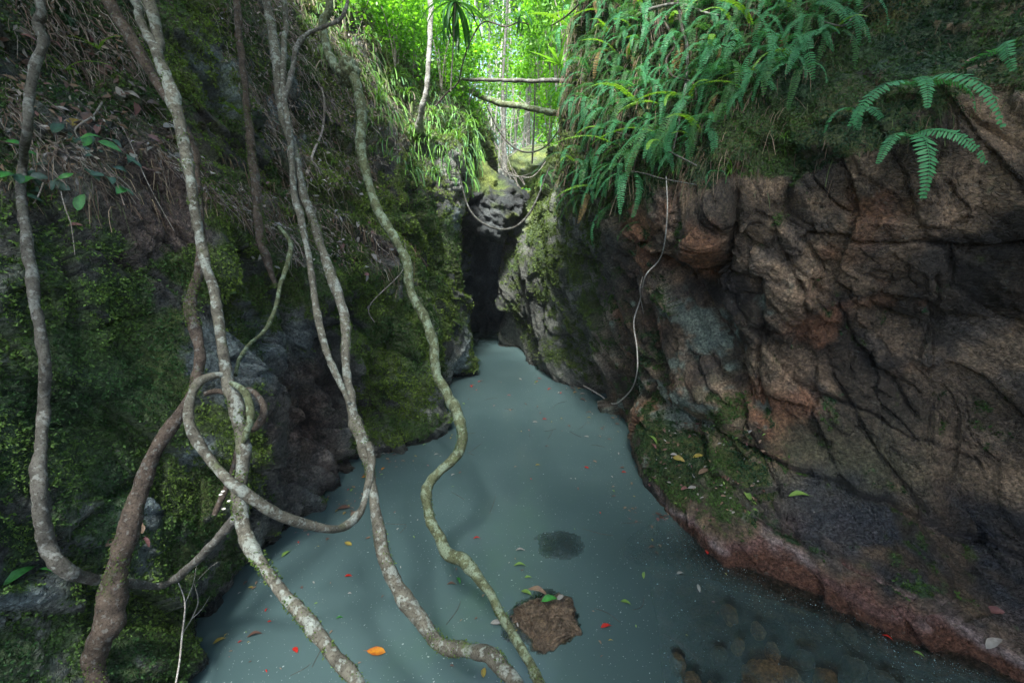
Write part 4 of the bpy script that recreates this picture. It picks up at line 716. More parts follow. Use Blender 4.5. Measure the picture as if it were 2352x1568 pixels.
# ------------------------------------------------------------------ moss, litter, threads: uncountable cover
def frame_from(n, rs):
    r = rs.normal(size=n.shape); u = np.cross(n, r); u /= np.maximum(np.linalg.norm(u, axis=1, keepdims=True), 1e-9); return u, np.cross(n, u)
def pick(W_, weight, n, rs):
    P2, n2, moss, px, py, area = W_; wgt = weight * area; wgt = np.where((px > -250) & (px < 2600) & (py > -260) & (py < 1750), wgt, 0)
    d = np.linalg.norm(P2 - np.array((0, 0, H)), axis=1); wgt = wgt / np.maximum(d, 1.5) ** 1.4; wgt = np.nan_to_num(wgt); wgt /= wgt.sum()
    i = rs.choice(len(P2), n, p=wgt); return i, d[i]
def moss_cover(name, W_, n, seed, colf, size=(.005, .011), parent=None):
    rs = np.random.RandomState(seed); i, d = pick(W_, np.clip(W_[2], 0, 1) ** 1.5, n, rs); P = W_[0][i] + rs.normal(size=(n, 3)) * .008; nn = W_[1][i]
    u, v = frame_from(nn, rs); L = rs.uniform(size[0], size[1], n) * np.clip(d / 2.6, .8, 2.6); out_ = nn * .55 + np.array((0, 0, -.25))
    cs = colf(P, i, rs); V = []; CC = []
    for k in range(3):
        a = rs.uniform(0, 6.28, n); dd = u * np.cos(a)[:, None] + v * np.sin(a)[:, None]; di = dd * .75 + out_ + rs.normal(size=(n, 3)) * .25; di /= np.linalg.norm(di, axis=1, keepdims=True)
        sd_ = np.cross(di, nn + rs.normal(size=(n, 3)) * .4); sd_ /= np.maximum(np.linalg.norm(sd_, axis=1, keepdims=True), 1e-9)
        l = L[:, None] * rs.uniform(.8, 1.8, (n, 1)); V.append(np.stack([P, P + di * l * .55 + sd_ * l * .28, P + di * l, P + di * l * .55 - sd_ * l * .28], 1)); CC.append(np.repeat((cs * rs.uniform(.6, 1.5, (n, 1)))[:, None], 4, 1))
    V = np.concatenate(V).reshape(-1, 3); CC = np.concatenate(CC).reshape(-1, 3)
    o = link(name, mesh_np(name, V, np.arange(len(V)).reshape(-1, 4), [M['moss']], False, CC)); tag(o, kind='stuff'); return o
def mcolL(P, i, rs):
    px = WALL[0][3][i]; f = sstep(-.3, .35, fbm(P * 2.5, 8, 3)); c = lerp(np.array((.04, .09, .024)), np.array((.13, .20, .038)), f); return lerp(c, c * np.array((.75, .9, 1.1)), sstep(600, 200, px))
def mcolR(P, i, rs):
    f = sstep(-.3, .35, fbm(P * 2.5, 38, 3)); px = WALL[1][3][i]; c = lerp(np.array((.015, .045, .018)), np.array((.045, .095, .022)), f); return lerp(c, np.array((.09, .13, .03)), sstep(1450, 1300, px) * .8)
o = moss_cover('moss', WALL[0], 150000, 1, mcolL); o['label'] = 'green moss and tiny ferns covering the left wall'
o = moss_cover('moss', WALL[1], 80000, 2, mcolR); o['label'] = 'dark green moss on the ledge and upper slope of the right wall'
def litter(name, W_, polys, n, seed, nt_):
    rs = np.random.RandomState(seed); px, py = W_[3], W_[4]; wgt = np.zeros(len(px))
    for poly, ww in polys: wgt = np.maximum(wgt, inpoly(px, py, poly) * ww)
    wgt *= .25 + sstep(-.2, .25, fbm(W_[0] * 3, seed, 3)); wgt *= (W_[1][:, 2] > -.35)
    i, d = pick(W_, wgt, n, rs); P = W_[0][i] + W_[1][i] * rs.uniform(.0, .035, (n, 1)); nn = W_[1][i] + rs.normal(size=(n, 3)) * .35; nn /= np.linalg.norm(nn, axis=1, keepdims=True)
    u, v = frame_from(nn, rs); dn = np.array((.25, 0, -.8)); u = u * .6 + (dn - nn * (nn @ dn)[:, None]) * .8; u /= np.linalg.norm(u, axis=1, keepdims=True); v = np.cross(nn, u)
    L = .02 + .06 * rs.uniform(size=(n, 1)) ** 2; wd = L * rs.uniform(.08, .26, (n, 1)); cu = nn * L * rs.uniform(-.25, .3, (n, 1))
    V = np.stack([P, P + u * L * .5 + v * wd + cu, P + u * L, P + u * L * .5 - v * wd + cu], 1).reshape(-1, 3)
    base = np.array([(.26, .22, .19), (.14, .11, .09), (.32, .30, .29), (.19, .13, .09), (.10, .08, .07), (.22, .22, .23)])[rs.randint(0, 6, n)] * rs.uniform(.5, 1.6, (n, 1)); CC = np.repeat(base[:, None], 4, 1).reshape(-1, 3)
    o = link(name, mesh_np(name, V, np.arange(len(V)).reshape(-1, 4), [M['litter']], False, CC)); tag(o, kind='stuff')
    i, d = pick(W_, wgt, nt_, rs); P = W_[0][i] + W_[1][i] * rs.uniform(.005, .05, (nt_, 1)); u, v = frame_from(W_[1][i], rs); u = u * .45 + np.array((.35, 0, -.75)); u /= np.linalg.norm(u, axis=1, keepdims=True)
    v = np.cross(W_[1][i], u); L = rs.uniform(.05, .3, (nt_, 1)); r = rs.uniform(.0012, .0035, (nt_, 1)); bend = v * L * rs.uniform(-.25, .25, (nt_, 1)) + W_[1][i] * L * .08
    pts = [P, P + u * L * .5 + bend, P + u * L]; V = []
    for q in pts: V += [q + v * r, q - v * r * .5 + W_[1][i] * r, q - v * r * .5 - W_[1][i] * r]
    V = np.stack(V, 1).reshape(-1, 3); b0 = (np.arange(nt_) * 9)[:, None]; T = []
    for s0 in (0, 3):
        for a, b_ in ((0, 1), (1, 2), (2, 0)): T.append(b0 + np.array([[s0 + a, s0 + b_, s0 + 3 + b_, s0 + 3 + a]]))
    base = np.array([(.26, .21, .18), (.14, .10, .08), (.36, .33, .3)])[rs.randint(0, 3, nt_)] * rs.uniform(.5, 1.2, (nt_, 1))
    o2 = link('twig_litter', mesh_np('twig_litter', V, np.concatenate(T), [M['litter']], False, np.repeat(base[:, None], 9, 1).reshape(-1, 3))); tag(o2, kind='stuff'); return o
litter('leaf_litter', WALL[0], [([(0, -50), (300, -50), (330, 200), (470, 370), (600, 470), (650, 560), (600, 540), (440, 420), (260, 300), (230, 420), (0, 380)], 1), ([(440, -60), (820, -60), (900, 200), (960, 300), (840, 420), (760, 480), (690, 500), (560, 240), (500, 100)], .8), ([(540, 420), (700, 440), (900, 560), (900, 640), (820, 600), (640, 600)], .6)], 19000, 3, 6500)
# hanging dry threads under the fern bank
def threads(name, W_, poly, n, seed, Lr=(.12, .5), cols=((.16, .10, .07), (.28, .22, .15), (.09, .12, .05)), out=.25, r0=.0011):
    rs = np.random.RandomState(seed); wgt = inpoly(W_[3], W_[4], poly) * 1.0; i, d = pick(W_, wgt, n, rs); P = W_[0][i]; nn = W_[1][i]; L = rs.uniform(*Lr, (n, 1)); side = rs.normal(size=(n, 3)) * .22
    pts = [P]; 
    for k, (o_, dn) in enumerate(((.35, -.05), (.62, -.3), (.75, -.65), (.8, -1.0))): pts.append(P + nn * L * out * o_ * 2 + np.array((0, 0, 1)) * L * dn + side * L * (k + 1) / 4)
    vd = P - np.array((0, 0, H)); sd_ = np.cross(vd, (0, 0, 1)) + rs.normal(size=(n, 3)) * .6; sd_ /= np.linalg.norm(sd_, axis=1, keepdims=True); r = r0 * rs.uniform(.6, 1.6, (n, 1)) * np.clip(d[:, None] / 3, 1, 3)
    V = []
    for q in pts: V += [q - sd_ * r, q + sd_ * r]
    V = np.stack(V, 1).reshape(-1, 3); b0 = (np.arange(n) * 10)[:, None]; Fc = np.concatenate([b0 + np.array([[2 * k, 2 * k + 1, 2 * k + 3, 2 * k + 2]]) for k in range(4)])
    base = np.array(cols)[rs.randint(0, len(cols), n)] * rs.uniform(.6, 1.3, (n, 1))
    o = link(name, mesh_np(name, V, Fc, [M['litter']], True, np.repeat(base[:, None], 10, 1).reshape(-1, 3))); tag(o, kind='stuff'); return o
fernpoly = [(1280, -80), (1800, -80), (2000, 60), (1850, 200), (1720, 380), (1600, 430), (1500, 420), (1420, 470), (1340, 490), (1290, 400)]
threads('dry_roots', WALL[1], fernpoly, 3000, 4, (.05, .28), ((.10, .065, .045), (.20, .15, .10), (.06, .08, .035)))
threads('dry_roots', WALL[1], [(1700, -80), (2352, -80), (2352, 250), (2000, 380), (1650, 480)], 350, 5, (.05, .16), ((.10, .07, .05), (.06, .09, .03)))
threads('grass', WALL[0], [(820, 60), (960, 130), (1100, 230), (1120, 300), (1080, 420), (960, 420), (880, 340)], 2400, 6, (.08, .26), ((.07, .2, .03), (.12, .28, .04), (.05, .15, .05)), .5, .0022)
threads('grass', WALL[0], [(640, -50), (900, -50), (980, 200), (900, 300), (780, 200)], 1800, 7, (.08, .25), ((.07, .18, .03), (.14, .22, .06), (.2, .17, .12)), .5, .0018)
threads('dry_roots', WALL[0], [(0, 250), (450, 330), (700, 420), (960, 560), (960, 700), (700, 500), (430, 480), (0, 480)], 1800, 8, (.05, .22))
# ------------------------------------------------------------------ ferns
def frond_mesh(s, m, el0=.5, drop=1.9, curl=.25, n=32, plen=.074, wide=.0155, sweep=.25):
    rs = np.random.RandomState(s); K = 44; pts = []; p = np.zeros(3); yaw = 0.0
    for k in range(K + 1):
        t_ = k / K; pts.append(p.copy()); e = el0 - drop * t_ ** .8; yaw += rs.normal(0, .02) + curl / K
        p = p + np.array((math.cos(e) * math.cos(yaw), math.cos(e) * math.sin(yaw), math.sin(e))) / K
    pts = np.array(pts); V, Fc = tube(pts, np.linspace(.0045, .0015, K + 1), 3, 0); V = V.tolist(); Fc = [tuple(f) for f in Fc]
    T = np.gradient(pts, axis=0); T /= np.linalg.norm(T, axis=1, keepdims=True)
    for k in range(n):
        t_ = .07 + .93 * k / n; c_ = bez(pts, np.array([t_ * K]))[0]; tt = T[min(K, int(t_ * K))]; sd0 = np.cross(tt, (0., 0., 1.)) if abs(tt[2]) < .98 else np.array((0., 1., 0.)); sd0 = sd0 / np.linalg.norm(sd0); nrm = np.cross(sd0, tt)
        l = plen * (math.sin(math.pi * min(1, .22 + t_ * .76)) ** .55) * rs.uniform(.88, 1.08)
        if rs.uniform() < .02: continue
        for sg in (-1, 1):
            d = sd0 * sg + tt * (sweep + rs.normal(0, .06)) - nrm * (.18 + rs.normal(0, .1)); d /= np.linalg.norm(d); w_ = np.cross(d, nrm); w_ /= np.linalg.norm(w_); b0 = len(V); h = wide / 2
            for (a, b_) in ((0, .35), (.3, 1.0), (.75, .85), (1.0, .1)):
                q = c_ + d * l * a - nrm * (.12 * l * a * a)
                V += [(q + w_ * h * b_).tolist(), (q - w_ * h * b_).tolist()]
            for q in range(3): Fc.append((b0 + 2 * q, b0 + 2 * q + 1, b0 + 2 * q + 3, b0 + 2 * q + 2))
    return mesh_np('frond', V, np.array(Fc), [m], True)
FR = [frond_mesh(k, M[['fern', 'fern', 'fern_b', 'fern', 'fern_b', 'fern', 'fern', 'fern_b', 'fern'][k]], el0=[.7, .4, .9, .5, .2, .6][k % 6], drop=[2.3, 2.0, 2.6, 2.2, 1.9, 1.8][k % 6], curl=[.3, -.3, .1, .5, -.5, 0][k % 6]) for k in range(9)]
FRL = [frond_mesh(50 + k, M['fern'], el0=.6, drop=2.1, curl=.5 * (k - .5), n=27, plen=.10, wide=.026) for k in range(2)]
FRO = [frond_mesh(40, M['fern_old'], el0=.3, drop=2.4)]
FRY = [frond_mesh(20 + k, M['fern_young'], el0=.8, drop=1.3, curl=.4 * (k - .5), plen=.06, wide=.026) for k in range(2)]
FRD = [frond_mesh(30 + k, M['fern_dark'], el0=.7, drop=1.6, curl=.4 * (k - .5)) for k in range(2)]
rs = np.random.RandomState(12)
def fern(p, n, size, label, group=None, nfr=5, lean=None, sets=None, spread=1.1, young=.08):
    root = empty('fern', p); tag(root, label, 'fern', group); n = Vector(n); out_ = Vector((n.x, n.y, 0)); 
    if out_.length < .2: out_ = Vector((-.3, -1, 0))
    az = math.atan2(out_.y, out_.x) if lean is None else lean
    for k in range(nfr):
        me = (sets or (FRY if rs.uniform() < young else (FRO if young and rs.uniform() < .04 else FR))); me = me[rs.randint(len(me))]
        o = link('frond', me, root); a = az + (k / (max(nfr - 1, 1)) - .5) * 2 * spread + rs.normal(0, .15)
        o.rotation_euler = (rs.normal(0, .2), rs.normal(.05, .2), a); o.scale = (size * rs.uniform(.7, 1.15),) * 3
    return root
cand = []
tries = 0
while len(cand) < 160 and tries < 6000:
    tries += 1
    a_, b_ = rs.uniform(1285, 1960), rs.uniform(-60, 500)
    if not inpoly(np.array([a_]), np.array([b_]), [(1290, -60), (1320, 450), (1400, 450), (1480, 390), (1560, 370), (1650, 310), (1760, 210), (1950, 60), (1980, -60)])[0]: continue
    if any((a_ - q[0]) ** 2 + ((b_ - q[1]) * 1.0) ** 2 < 25 ** 2 for q in cand): continue
    cand.append((a_, b_))
for (a_, b_) in cand:
    h = hit(a_, b_, BR)
    if h is None: continue
    y = h[0].y; sz = rs.uniform(.38, .74) if y < 8 else .8
    lb, gr = ('blue green sword fern near the gap end of the hanging fern bank', 'sword ferns at the gap end of the bank') if a_ < 1450 else (('sword fern in the thick middle of the hanging fern bank', 'sword ferns in the middle of the bank') if a_ < 1700 else ('sword fern on the thinner right end of the hanging fern bank', 'sword ferns on the right end of the bank'))
    row = 'top' if b_ < 90 else ('upper' if b_ < 200 else ('middle' if b_ < 320 else 'lowest')); lb = lb.replace('sword fern', 'sword fern in the ' + row + ' row').replace(' hanging', ''); gr += ', ' + row + ' row'
    fern(h[0] + h[1] * .02, h[1], sz, lb, gr, nfr=rs.randint(3, 6), lean=math.atan2(-.55 + rs.normal(0, .3), -.75 + rs.normal(0, .3)), spread=.9)
for (a_, b_, sz, nf, lean, lb) in (
    (2100, 205, .66, 4, -1.9, 'upper of the two lone sword ferns on the bare right rock'),
    (2080, 322, .56, 4, -1.6, 'sword fern hanging lowest down the bare rock below the upper lone fern'),
    (1965, 262, .36, 4, -1.8, 'small sword fern just left of the two lone ferns on the dark moss'),
    (1885, 85, .55, 4, -2.2, 'sword fern with a long arched frond on the moss slope near the top right'),
    (1835, 170, .5, 4, -2.3, 'sword fern drooping over the dark moss step left of the lone ferns'),
    (1425, 470, .66, 4, -2.0, 'low sword fern hanging over the brown rock left of the white root'),
    (1470, 510, .42, 1, -1.6, 'single narrow fern frond hanging below the low fern beside the white root'),
    (1650, 400, .22, 2, -2.2, 'yellowish young fern at the lip of the brown rock'),
    (1255, 400, .55, 4, -1.6, 'sword fern hanging in the notch right of the slung vine'),
    (1215, 440, .4, 3, -1.6, 'small fern at the lower right of the slung vine'),
    (2330, 112, .45, 2, 2.8, 'lone fern frond pointing left at the right picture edge')):
    h = hit(a_, b_, BR)
    if h: fern(h[0] + h[1] * .03, h[1], sz, lb, None, nf, lean, sets=FRL if a_ > 1900 else None, young=.0)
for k, (a_, b_, sz, lb) in enumerate(((145, 165, .3, 'bright green fern in the leaf litter at upper left'), (90, 40, .34, 'dark fern spreading at the top left corner'), (165, 55, .3, 'fern with long dark fronds right of the corner fern'), (235, 120, .22, 'small green sprig at the right of the litter slope on the upper left'), (545, 262, .2, 'small fern tuft beside the straight brown stem'), (600, 270, .26, 'pale fern on the shadowed rock right of the straight brown stem'))):
    h = hit(a_, b_, BL)
    if h: fern(h[0] + h[1] * .03, h[1], sz, lb, None, 5, -1.0, sets=FRD if k in (1, 2, 5) else FRY, spread=1.4)
GC = [blades('leaves', 34, .36, .012, M['grass'], 50 + k, droop=2.0, up=.8, jit=.35) for k in range(3)]
for k, (a_, b_, s_) in enumerate([(845, 190, 1.2), (870, 240, 1.4), (885, 190, 1.2), (860, 290, 1.1), (880, 330, 1), (900, 270, 1.2), (855, 350, .8), (1000, 270, 1.3), (1020, 300, 1.3), (985, 320, 1.3), (1040, 270, 1.3), (1010, 350, 1.2), (1050, 320, 1.2), (1070, 290, 1.2), (960, 330, 1.1), (1085, 330, 1), (1000, 400, .9), (945, 310, 1.2), (1075, 260, 1.2), (765, 375, .7), (800, 120, 1.1), (840, 90, 1.2), (880, 130, 1.2), (910, 180, 1.2), (930, 220, 1.2), (780, 30, 1.1), (820, 20, 1.2), (700, 60, .8), (735, 120, .8)]):
    h = hit(a_, b_, BL)
    if h: o = link('grass_clump', GC[k % 3], None, h[0]); o.scale = (s_,) * 3; o.rotation_euler = (0, 0, k * 1.7); tag(o, 'arching bright grass clump along the rim of the left wall', 'grass', 'grass clumps along the left rim')
for k, (a_, b_, s_) in enumerate([(1550, 400, .7), (1680, 400, .6), (1790, 350, .4), (1800, 320, .35), (1345, 420, .8), (1240, 430, .9)]):
    h = hit(a_, b_, BR)
    if h: o = link('grass_clump', GC[k % 3], None, h[0]); o.scale = (s_,) * 3; tag(o, 'thin dark grass tuft growing from the lip of the right rock wall', 'grass', 'grass tufts on the right lip')
# woody branches on the fern bank
for lb, lst in (('pale grey woody branch running straight down through the fern bank', [(1553, -20, 9, None), (1565, 60, 10, None), (1578, 110, 9, None), (1575, 190, 8, None), (1560, 280, 6, None), (1545, 350, 4, None)]),
    ('brown crooked branch zigzagging through the middle of the fern bank', [(1525, 50, 7, None), (1550, 100, 7, None), (1530, 140, 6, None), (1545, 175, 6, None), (1590, 190, 5, None), (1600, 230, 4, None)]),
    ('grey branch crossing the top of the fern bank', [(1450, 42, 9, None), (1500, 20, 9, None), (1560, 10, 8, None), (1620, 30, 7, None), (1650, 36, 5, None)]),
    ('thin bare branch reaching left across the lower ferns', [(1600, 425, 3, None), (1520, 410, 3.5, None), (1460, 395, 3.5, None), (1400, 400, 3, None), (1345, 440, 2, None)]),
    ('thin bare branch arching over the lower fern bank', [(1350, 290, 2.5, None), (1440, 310, 3, None), (1500, 330, 4, None), (1560, 360, 4, None), (1600, 380, 4, None)]),
    ('pale bare twig lying on the moss slope at the top right', [(2000, 10, 4, None), (1960, 40, 5, None), (1935, 60, 5, None), (1890, 50, 4, None)])):
    thin('branch', lb, lst, M['bark_grey'] if 'brown' not in lb else M['bark_brown'], .22, 'branch')
for lb, lst in (('pale curved root arching out of the litter slope at the upper left', [(235, 235, 5, None), (215, 265, 5, None), (185, 285, 5, None), (172, 300, 4, None), (180, 318, 3, None)]),
    ('white bare stick hanging below the leafy patch at left', [(100, 420, 4, None), (88, 450, 4, None), (76, 468, 3, None)]),
    ('thin bare root trailing down the mossy wall at left', [(140, 440, 3, None), (150, 480, 3, None), (162, 510, 3, None), (168, 550, 2, None), (172, 585, 1.5, None)]),
    ('thin dark stem crossing the litter at left', [(0, 325, 4, None), (90, 340, 4, None), (200, 355, 3.5, None), (300, 370, 3, None), (420, 365, 2, None)]),
    ('thin trailing stem running down the brown rock patch', [(270, 270, 2.5, None), (300, 330, 2.5, None), (330, 400, 2.5, None), (360, 460, 2.5, None), (400, 530, 2, None)]),
    ('long thin dry root hanging beside the green snaking tree', [(930, 560, 2, None), (925, 620, 2, None), (850, 700, 3, None), (860, 740, 3, None)]),
    ('mossy crooked branch on the slope between the twin stems and the snaking tree', [(738, 200, 5, None), (745, 240, 6, None), (740, 300, 6, None), (720, 350, 7, None), (705, 400, 9, None)])):
    thin('root' if 'root' in lb else 'stem', lb, lst, M['twig'] if 'dark' not in lb else M['bark_brown'], .1, 'root' if 'root' in lb else 'stem')
# broad leaves at left edge
def leaf_mesh(name, m, L=1.0, wd=.42, curl=.12, s=0, n=7, lobes=0):
    rs = np.random.RandomState(s); V = []; Fc = []
    for k in range(n + 1):
        t_ = k / n; h = wd / 2 * (math.sin(math.pi * t_ ** .85) ** .8 if 0 < k < n else 0.02) * (1 + rs.normal(0, .06)); z = curl * math.sin(t_ * 3.0 + rs.normal(0, .1)) * L; y0 = .06 * math.sin(t_ * 3)
        V += [((t_ - .5) * L, y0 - h, z + h * .35 + rs.normal(0, .01)), ((t_ - .5) * L, y0, z), ((t_ - .5) * L, y0 + h, z + h * .3 + rs.normal(0, .01))]
    for k in range(n):
        b0 = 3 * k; Fc += [(b0, b0 + 1, b0 + 4, b0 + 3), (b0 + 1, b0 + 2, b0 + 5, b0 + 4)]
    for q in range(3): pass
    b0 = len(V); V += [((.5) * L, .0 - .006, curl * .15), ((.5) * L, .006, curl * .15), ((.68) * L, .01, .02), ((.68) * L, .018, .02)]; Fc.append((b0, b0 + 1, b0 + 3, b0 + 2))
    return mesh_np(name, V, np.array(Fc), [m], True)
def lmat(nm, c, c2=None, tr=.2, rough=.4):
    m, t, out = mat(nm); co = N(t, 'ShaderNodeTexCoord').outputs['Object']; col = ramp(t, noise(t, 3.5, 4, .6, co), [(.38, c), (.62, c2 or tuple(x * .6 for x in c))])
    b = N(t, 'ShaderNodeBsdfPrincipled', Roughness=rough); t.links.new(col, b.inputs['Base Color']); trn = N(t, 'ShaderNodeBsdfTranslucent'); t.links.new(col, trn.inputs[0]); mx = N(t, 'ShaderNodeMixShader', Fac=tr)
    t.links.new(b.outputs[0], mx.inputs[1]); t.links.new(trn.outputs[0], mx.inputs[2]); t.links.new(mx.outputs[0], out.inputs[0]); return m
LM = {'orange': lmat('leaf_orange', (.7, .3, .02), (.45, .12, .02)), 'red': lmat('leaf_red', (.55, .02, .015), (.35, .02, .01)), 'lime': lmat('leaf_lime', (.2, .33, .07), (.12, .24, .05)), 'tan': lmat('leaf_tan', (.26, .18, .12), (.16, .10, .07)), 'white': lmat('leaf_white', (.36, .35, .33), (.25, .24, .22)),
      'brown': lmat('leaf_brown', (.14, .08, .06), (.09, .05, .04)), 'green': lmat('leaf_green', (.06, .3, .05), (.03, .16, .03)), 'pink': lmat('leaf_pink', (.26, .13, .12), (.18, .08, .08)), 'yellow': lmat('leaf_yellow', (.38, .32, .06), (.25, .18, .05)), 'dull': lmat('leaf_dull', (.05, .13, .09), (.03, .08, .055))}
LF = {k: [leaf_mesh('leaf', m, s=hash_ + 3, wd=w_, curl=cu) for hash_, (w_, cu) in enumerate(((.42, .10), (.3, .18), (.5, .06)))] for k, m in LM.items()}
BAKE = []
def bake_leaves(name, label):
    V = []; Fc = []; mi = []; mats = []; o_ = 0
    for key, var, mw in BAKE:
        me = LF[key][var]; v = np.empty(len(me.vertices) * 3, np.float32); me.vertices.foreach_get('co', v); v = v.reshape(-1, 3); m4 = np.array(mw); v = v @ m4[:3, :3].T + m4[:3, 3]
        f = np.empty(len(me.polygons) * 4, np.int32); me.polygons.foreach_get('vertices', f); V.append(v); Fc.append(f.reshape(-1, 4) + o_); o_ += len(v)
        if LM[key] not in mats: mats.append(LM[key])
        mi.append(np.full(len(me.polygons), mats.index(LM[key]), np.int32))
    me = mesh_np(name, np.concatenate(V), np.concatenate(Fc), mats, True); mi = np.concatenate(mi)
    if len(me.polygons) == len(mi): me.polygons.foreach_set('material_index', mi)
    o = link(name, me); tag(o, label, kind='stuff'); BAKE.clear(); return o
def wleaf(px, py, wpx, key, ang, label, group=None, var=0, z=.006):
    p = on_water(px, py); s_ = wpx * vdepth(p) / F; o = link('leaf', LF[key][var], None, (p[0], p[1], z)); o.scale = (s_,) * 3; o.rotation_euler = (0, 0, R(ang)); tag(o, label, 'leaf', group); return o
for a in ((864, 1497, 44, 'orange', 175, 'large orange yellow leaf floating at the front between the two near trunks', 2), (1392, 1440, 26, 'red', 10, 'bright red leaf floating right of the wet boulder', 0), (678, 1494, 20, 'red', -40, 'dark red leaf floating left of the orange leaf', 2),
    (504, 1473, 26, 'yellow', 35, 'yellow green leaf floating near the bottom left shore', 0), (800, 1324, 17, 'red', 0, 'small orange red leaf floating between the left and middle trunks', 0), (800, 1249, 22, 'yellow', 150, 'yellow and brown leaf floating under the sagging vine', 2), (657, 1273, 22, 'lime', 60, 'pale green pointed leaf floating near the left shore', 0),
    (1194, 1300, 28, 'lime', -5, 'pale green leaf floating in front of the drowned dark stone', 1), (1213, 1327, 17, 'lime', 0, 'small pale green leaf just below the longer pale green leaf', 0), (1209, 1363, 28, 'lime', -30, 'lime leaf floating behind the wet boulder', 0), (1437, 1385, 24, 'lime', -25, 'lime leaf floating alone to the right behind the red leaf', 0),
    (1053, 1335, 24, 'green', -65, 'green leaf floating beside the snaking tree stem', 1), (1037, 1343, 22, 'brown', -5, 'brown leaf touching the green leaf beside the snaking stem', 1), (1274, 1473, 30, 'tan', 80, 'pale tan leaf floating against the front of the wet boulder', 0), (1140, 1433, 28, 'white', -5, 'curled whitish leaf floating left of the wet boulder', 2),
    (1229, 970, 12, 'white', 0, 'small white leaf floating in the middle of the far pool', 2), (1235, 1069, 12, 'yellow', 0, 'yellow leaf floating in the middle of the pool', 0), (1195, 1265, 22, 'white', -8, 'slim white leaf floating left of the drowned stone', 1), (1562, 1318, 18, 'white', 10, 'oval white leaf floating off the pink ledge', 0),
    (1624, 1268, 16, 'red', 80, 'orange red leaf caught at the waterline of the pink ledge', 0), (2110, 1503, 20, 'lime', -50, 'small green leaf floating by the right shore at the bottom', 0), (2038, 1465, 20, 'red', -50, 'small red leaf floating by the right shore at the bottom', 1), (585, 1460, 32, 'brown', 15, 'curled brown leaf floating near the bottom left', 1),
    (790, 1168, 30, 'brown', 10, 'dark dead leaf cluster at the left shore beside the sagging vine', 2), (813, 1180, 20, 'tan', 60, 'tan leaf on the dark dead leaf at the left shore', 0), (880, 1077, 11, 'orange', 60, 'orange leaf at the left shore behind the twin stemmed tree', 2), (836, 1097, 12, 'orange', 0, 'orange leaf below the other orange leaf at the left shore', 2),
    (1112, 1545, 24, 'yellow', 85, 'mottled olive leaf floating at the very bottom beside the elbow trunk', 2), (1479, 1322, 22, 'lime', 70, 'curled lime leaf floating in the right middle of the pool', 1), (1498, 1259, 20, 'brown', 0, 'brown leaf floating left of the pink ledge', 1), (1095, 1237, 16, 'red', 0, 'thin red leaf floating right of the snaking stem', 1),
    (1605, 1352, 24, 'white', 80, 'white leaf over the shallow stones', 1), (780, 1420, 16, 'green', 5, 'small green leaf by the left trunk', 1)):
    wleaf(a[0], a[1], a[2], a[3], a[4], a[5], None, a[6])
rs = np.random.RandomState(33)
shoreL = lambda py: np.interp(py, [860, 990, 1037, 1137, 1284, 1568], [1095, 1010, 910, 745, 620, 450]); shoreR = lambda py: np.interp(py, [860, 930, 1080, 1170, 1270, 1380, 1568], [1235, 1400, 1470, 1515, 1620, 1880, 2300])
cols_ = ['tan', 'white', 'brown', 'lime', 'pink', 'tan', 'brown', 'white', 'brown', 'yellow', 'red']
lab_ = {'tan': 'small tan leaf drifting on the pool', 'white': 'small pale leaf drifting on the pool', 'brown': 'small dark brown leaf drifting on the pool', 'lime': 'small lime green leaf drifting on the pool', 'pink': 'small pinkish leaf drifting on the pool', 'yellow': 'small yellow leaf drifting on the pool', 'red': 'tiny red leaf drifting on the pool'}
for k in range(185):
    b_ = 870 + 690 * rs.uniform() ** 1.25; u_ = rs.uniform(0, 1); u_ = u_ if rs.uniform() < .6 else (.02 + .1 * rs.uniform() if rs.uniform() < .55 else .96 - .08 * rs.uniform()); a_ = shoreL(b_) + (shoreR(b_) - shoreL(b_)) * u_
    if b_ > 1200 and a_ > 1700: continue
    key = cols_[rs.randint(len(cols_))]; wleaf(a_, b_, rs.uniform(5, 12), key, rs.uniform(0, 360), lab_[key], key + ' leaves drifting on the pool', rs.randint(3))
for (cx_, cy_, sp_, n_) in ((790, 1160, 26, 14), (900, 1050, 18, 8), (1000, 985, 12, 6), (700, 1215, 18, 7), (1522, 1185, 10, 9), (1490, 1110, 8, 6), (1455, 1010, 8, 6), (1420, 960, 10, 6), (1180, 1440, 16, 6), (1330, 900, 14, 7), (580, 1340, 16, 6)):
    for k in range(n_):
        key = ['brown', 'tan', 'brown', 'pink', 'yellow', 'white'][rs.randint(6)]; ax, ay = cx_ + rs.normal() * sp_, cy_ + rs.normal() * sp_ * .5; p = on_water(ax, ay); s_ = rs.uniform(6, 14) * vdepth(p) / F
        BAKE.append((key, rs.randint(3), Matrix.Translation((p[0], p[1], .004 + .006 * rs.uniform())) @ Matrix.Rotation(rs.uniform(0, 6.28), 4, 'Z') @ Matrix.Diagonal((s_, s_, s_, 1))))
bake_leaves('drift_leaves', 'dead leaves gathered in drifts along the water edge')
for k in range(26):       # floating twigs
    b_ = rs.uniform(900, 1560); a_ = shoreL(b_) + 40 + (shoreR(b_) - shoreL(b_) - 80) * rs.uniform(); p = on_water(a_, b_); an = rs.uniform(0, 3.14); L = rs.uniform(.06, .22)
    q = [(-L * math.cos(an), -L * math.sin(an), 0, .0016), (rs.normal(0, .02), rs.normal(0, .02), 0, .002), (L * math.cos(an), L * math.sin(an), 0, .0012)]
    o = link('floating_twig', stem_mesh('floating_twig', q, M['bark_brown'], seg=4, minn=6, knob=.1), None, (p[0], p[1], .003)); tag(o, 'thin dark twig floating on the pool', 'twig', 'twigs floating on the pool')
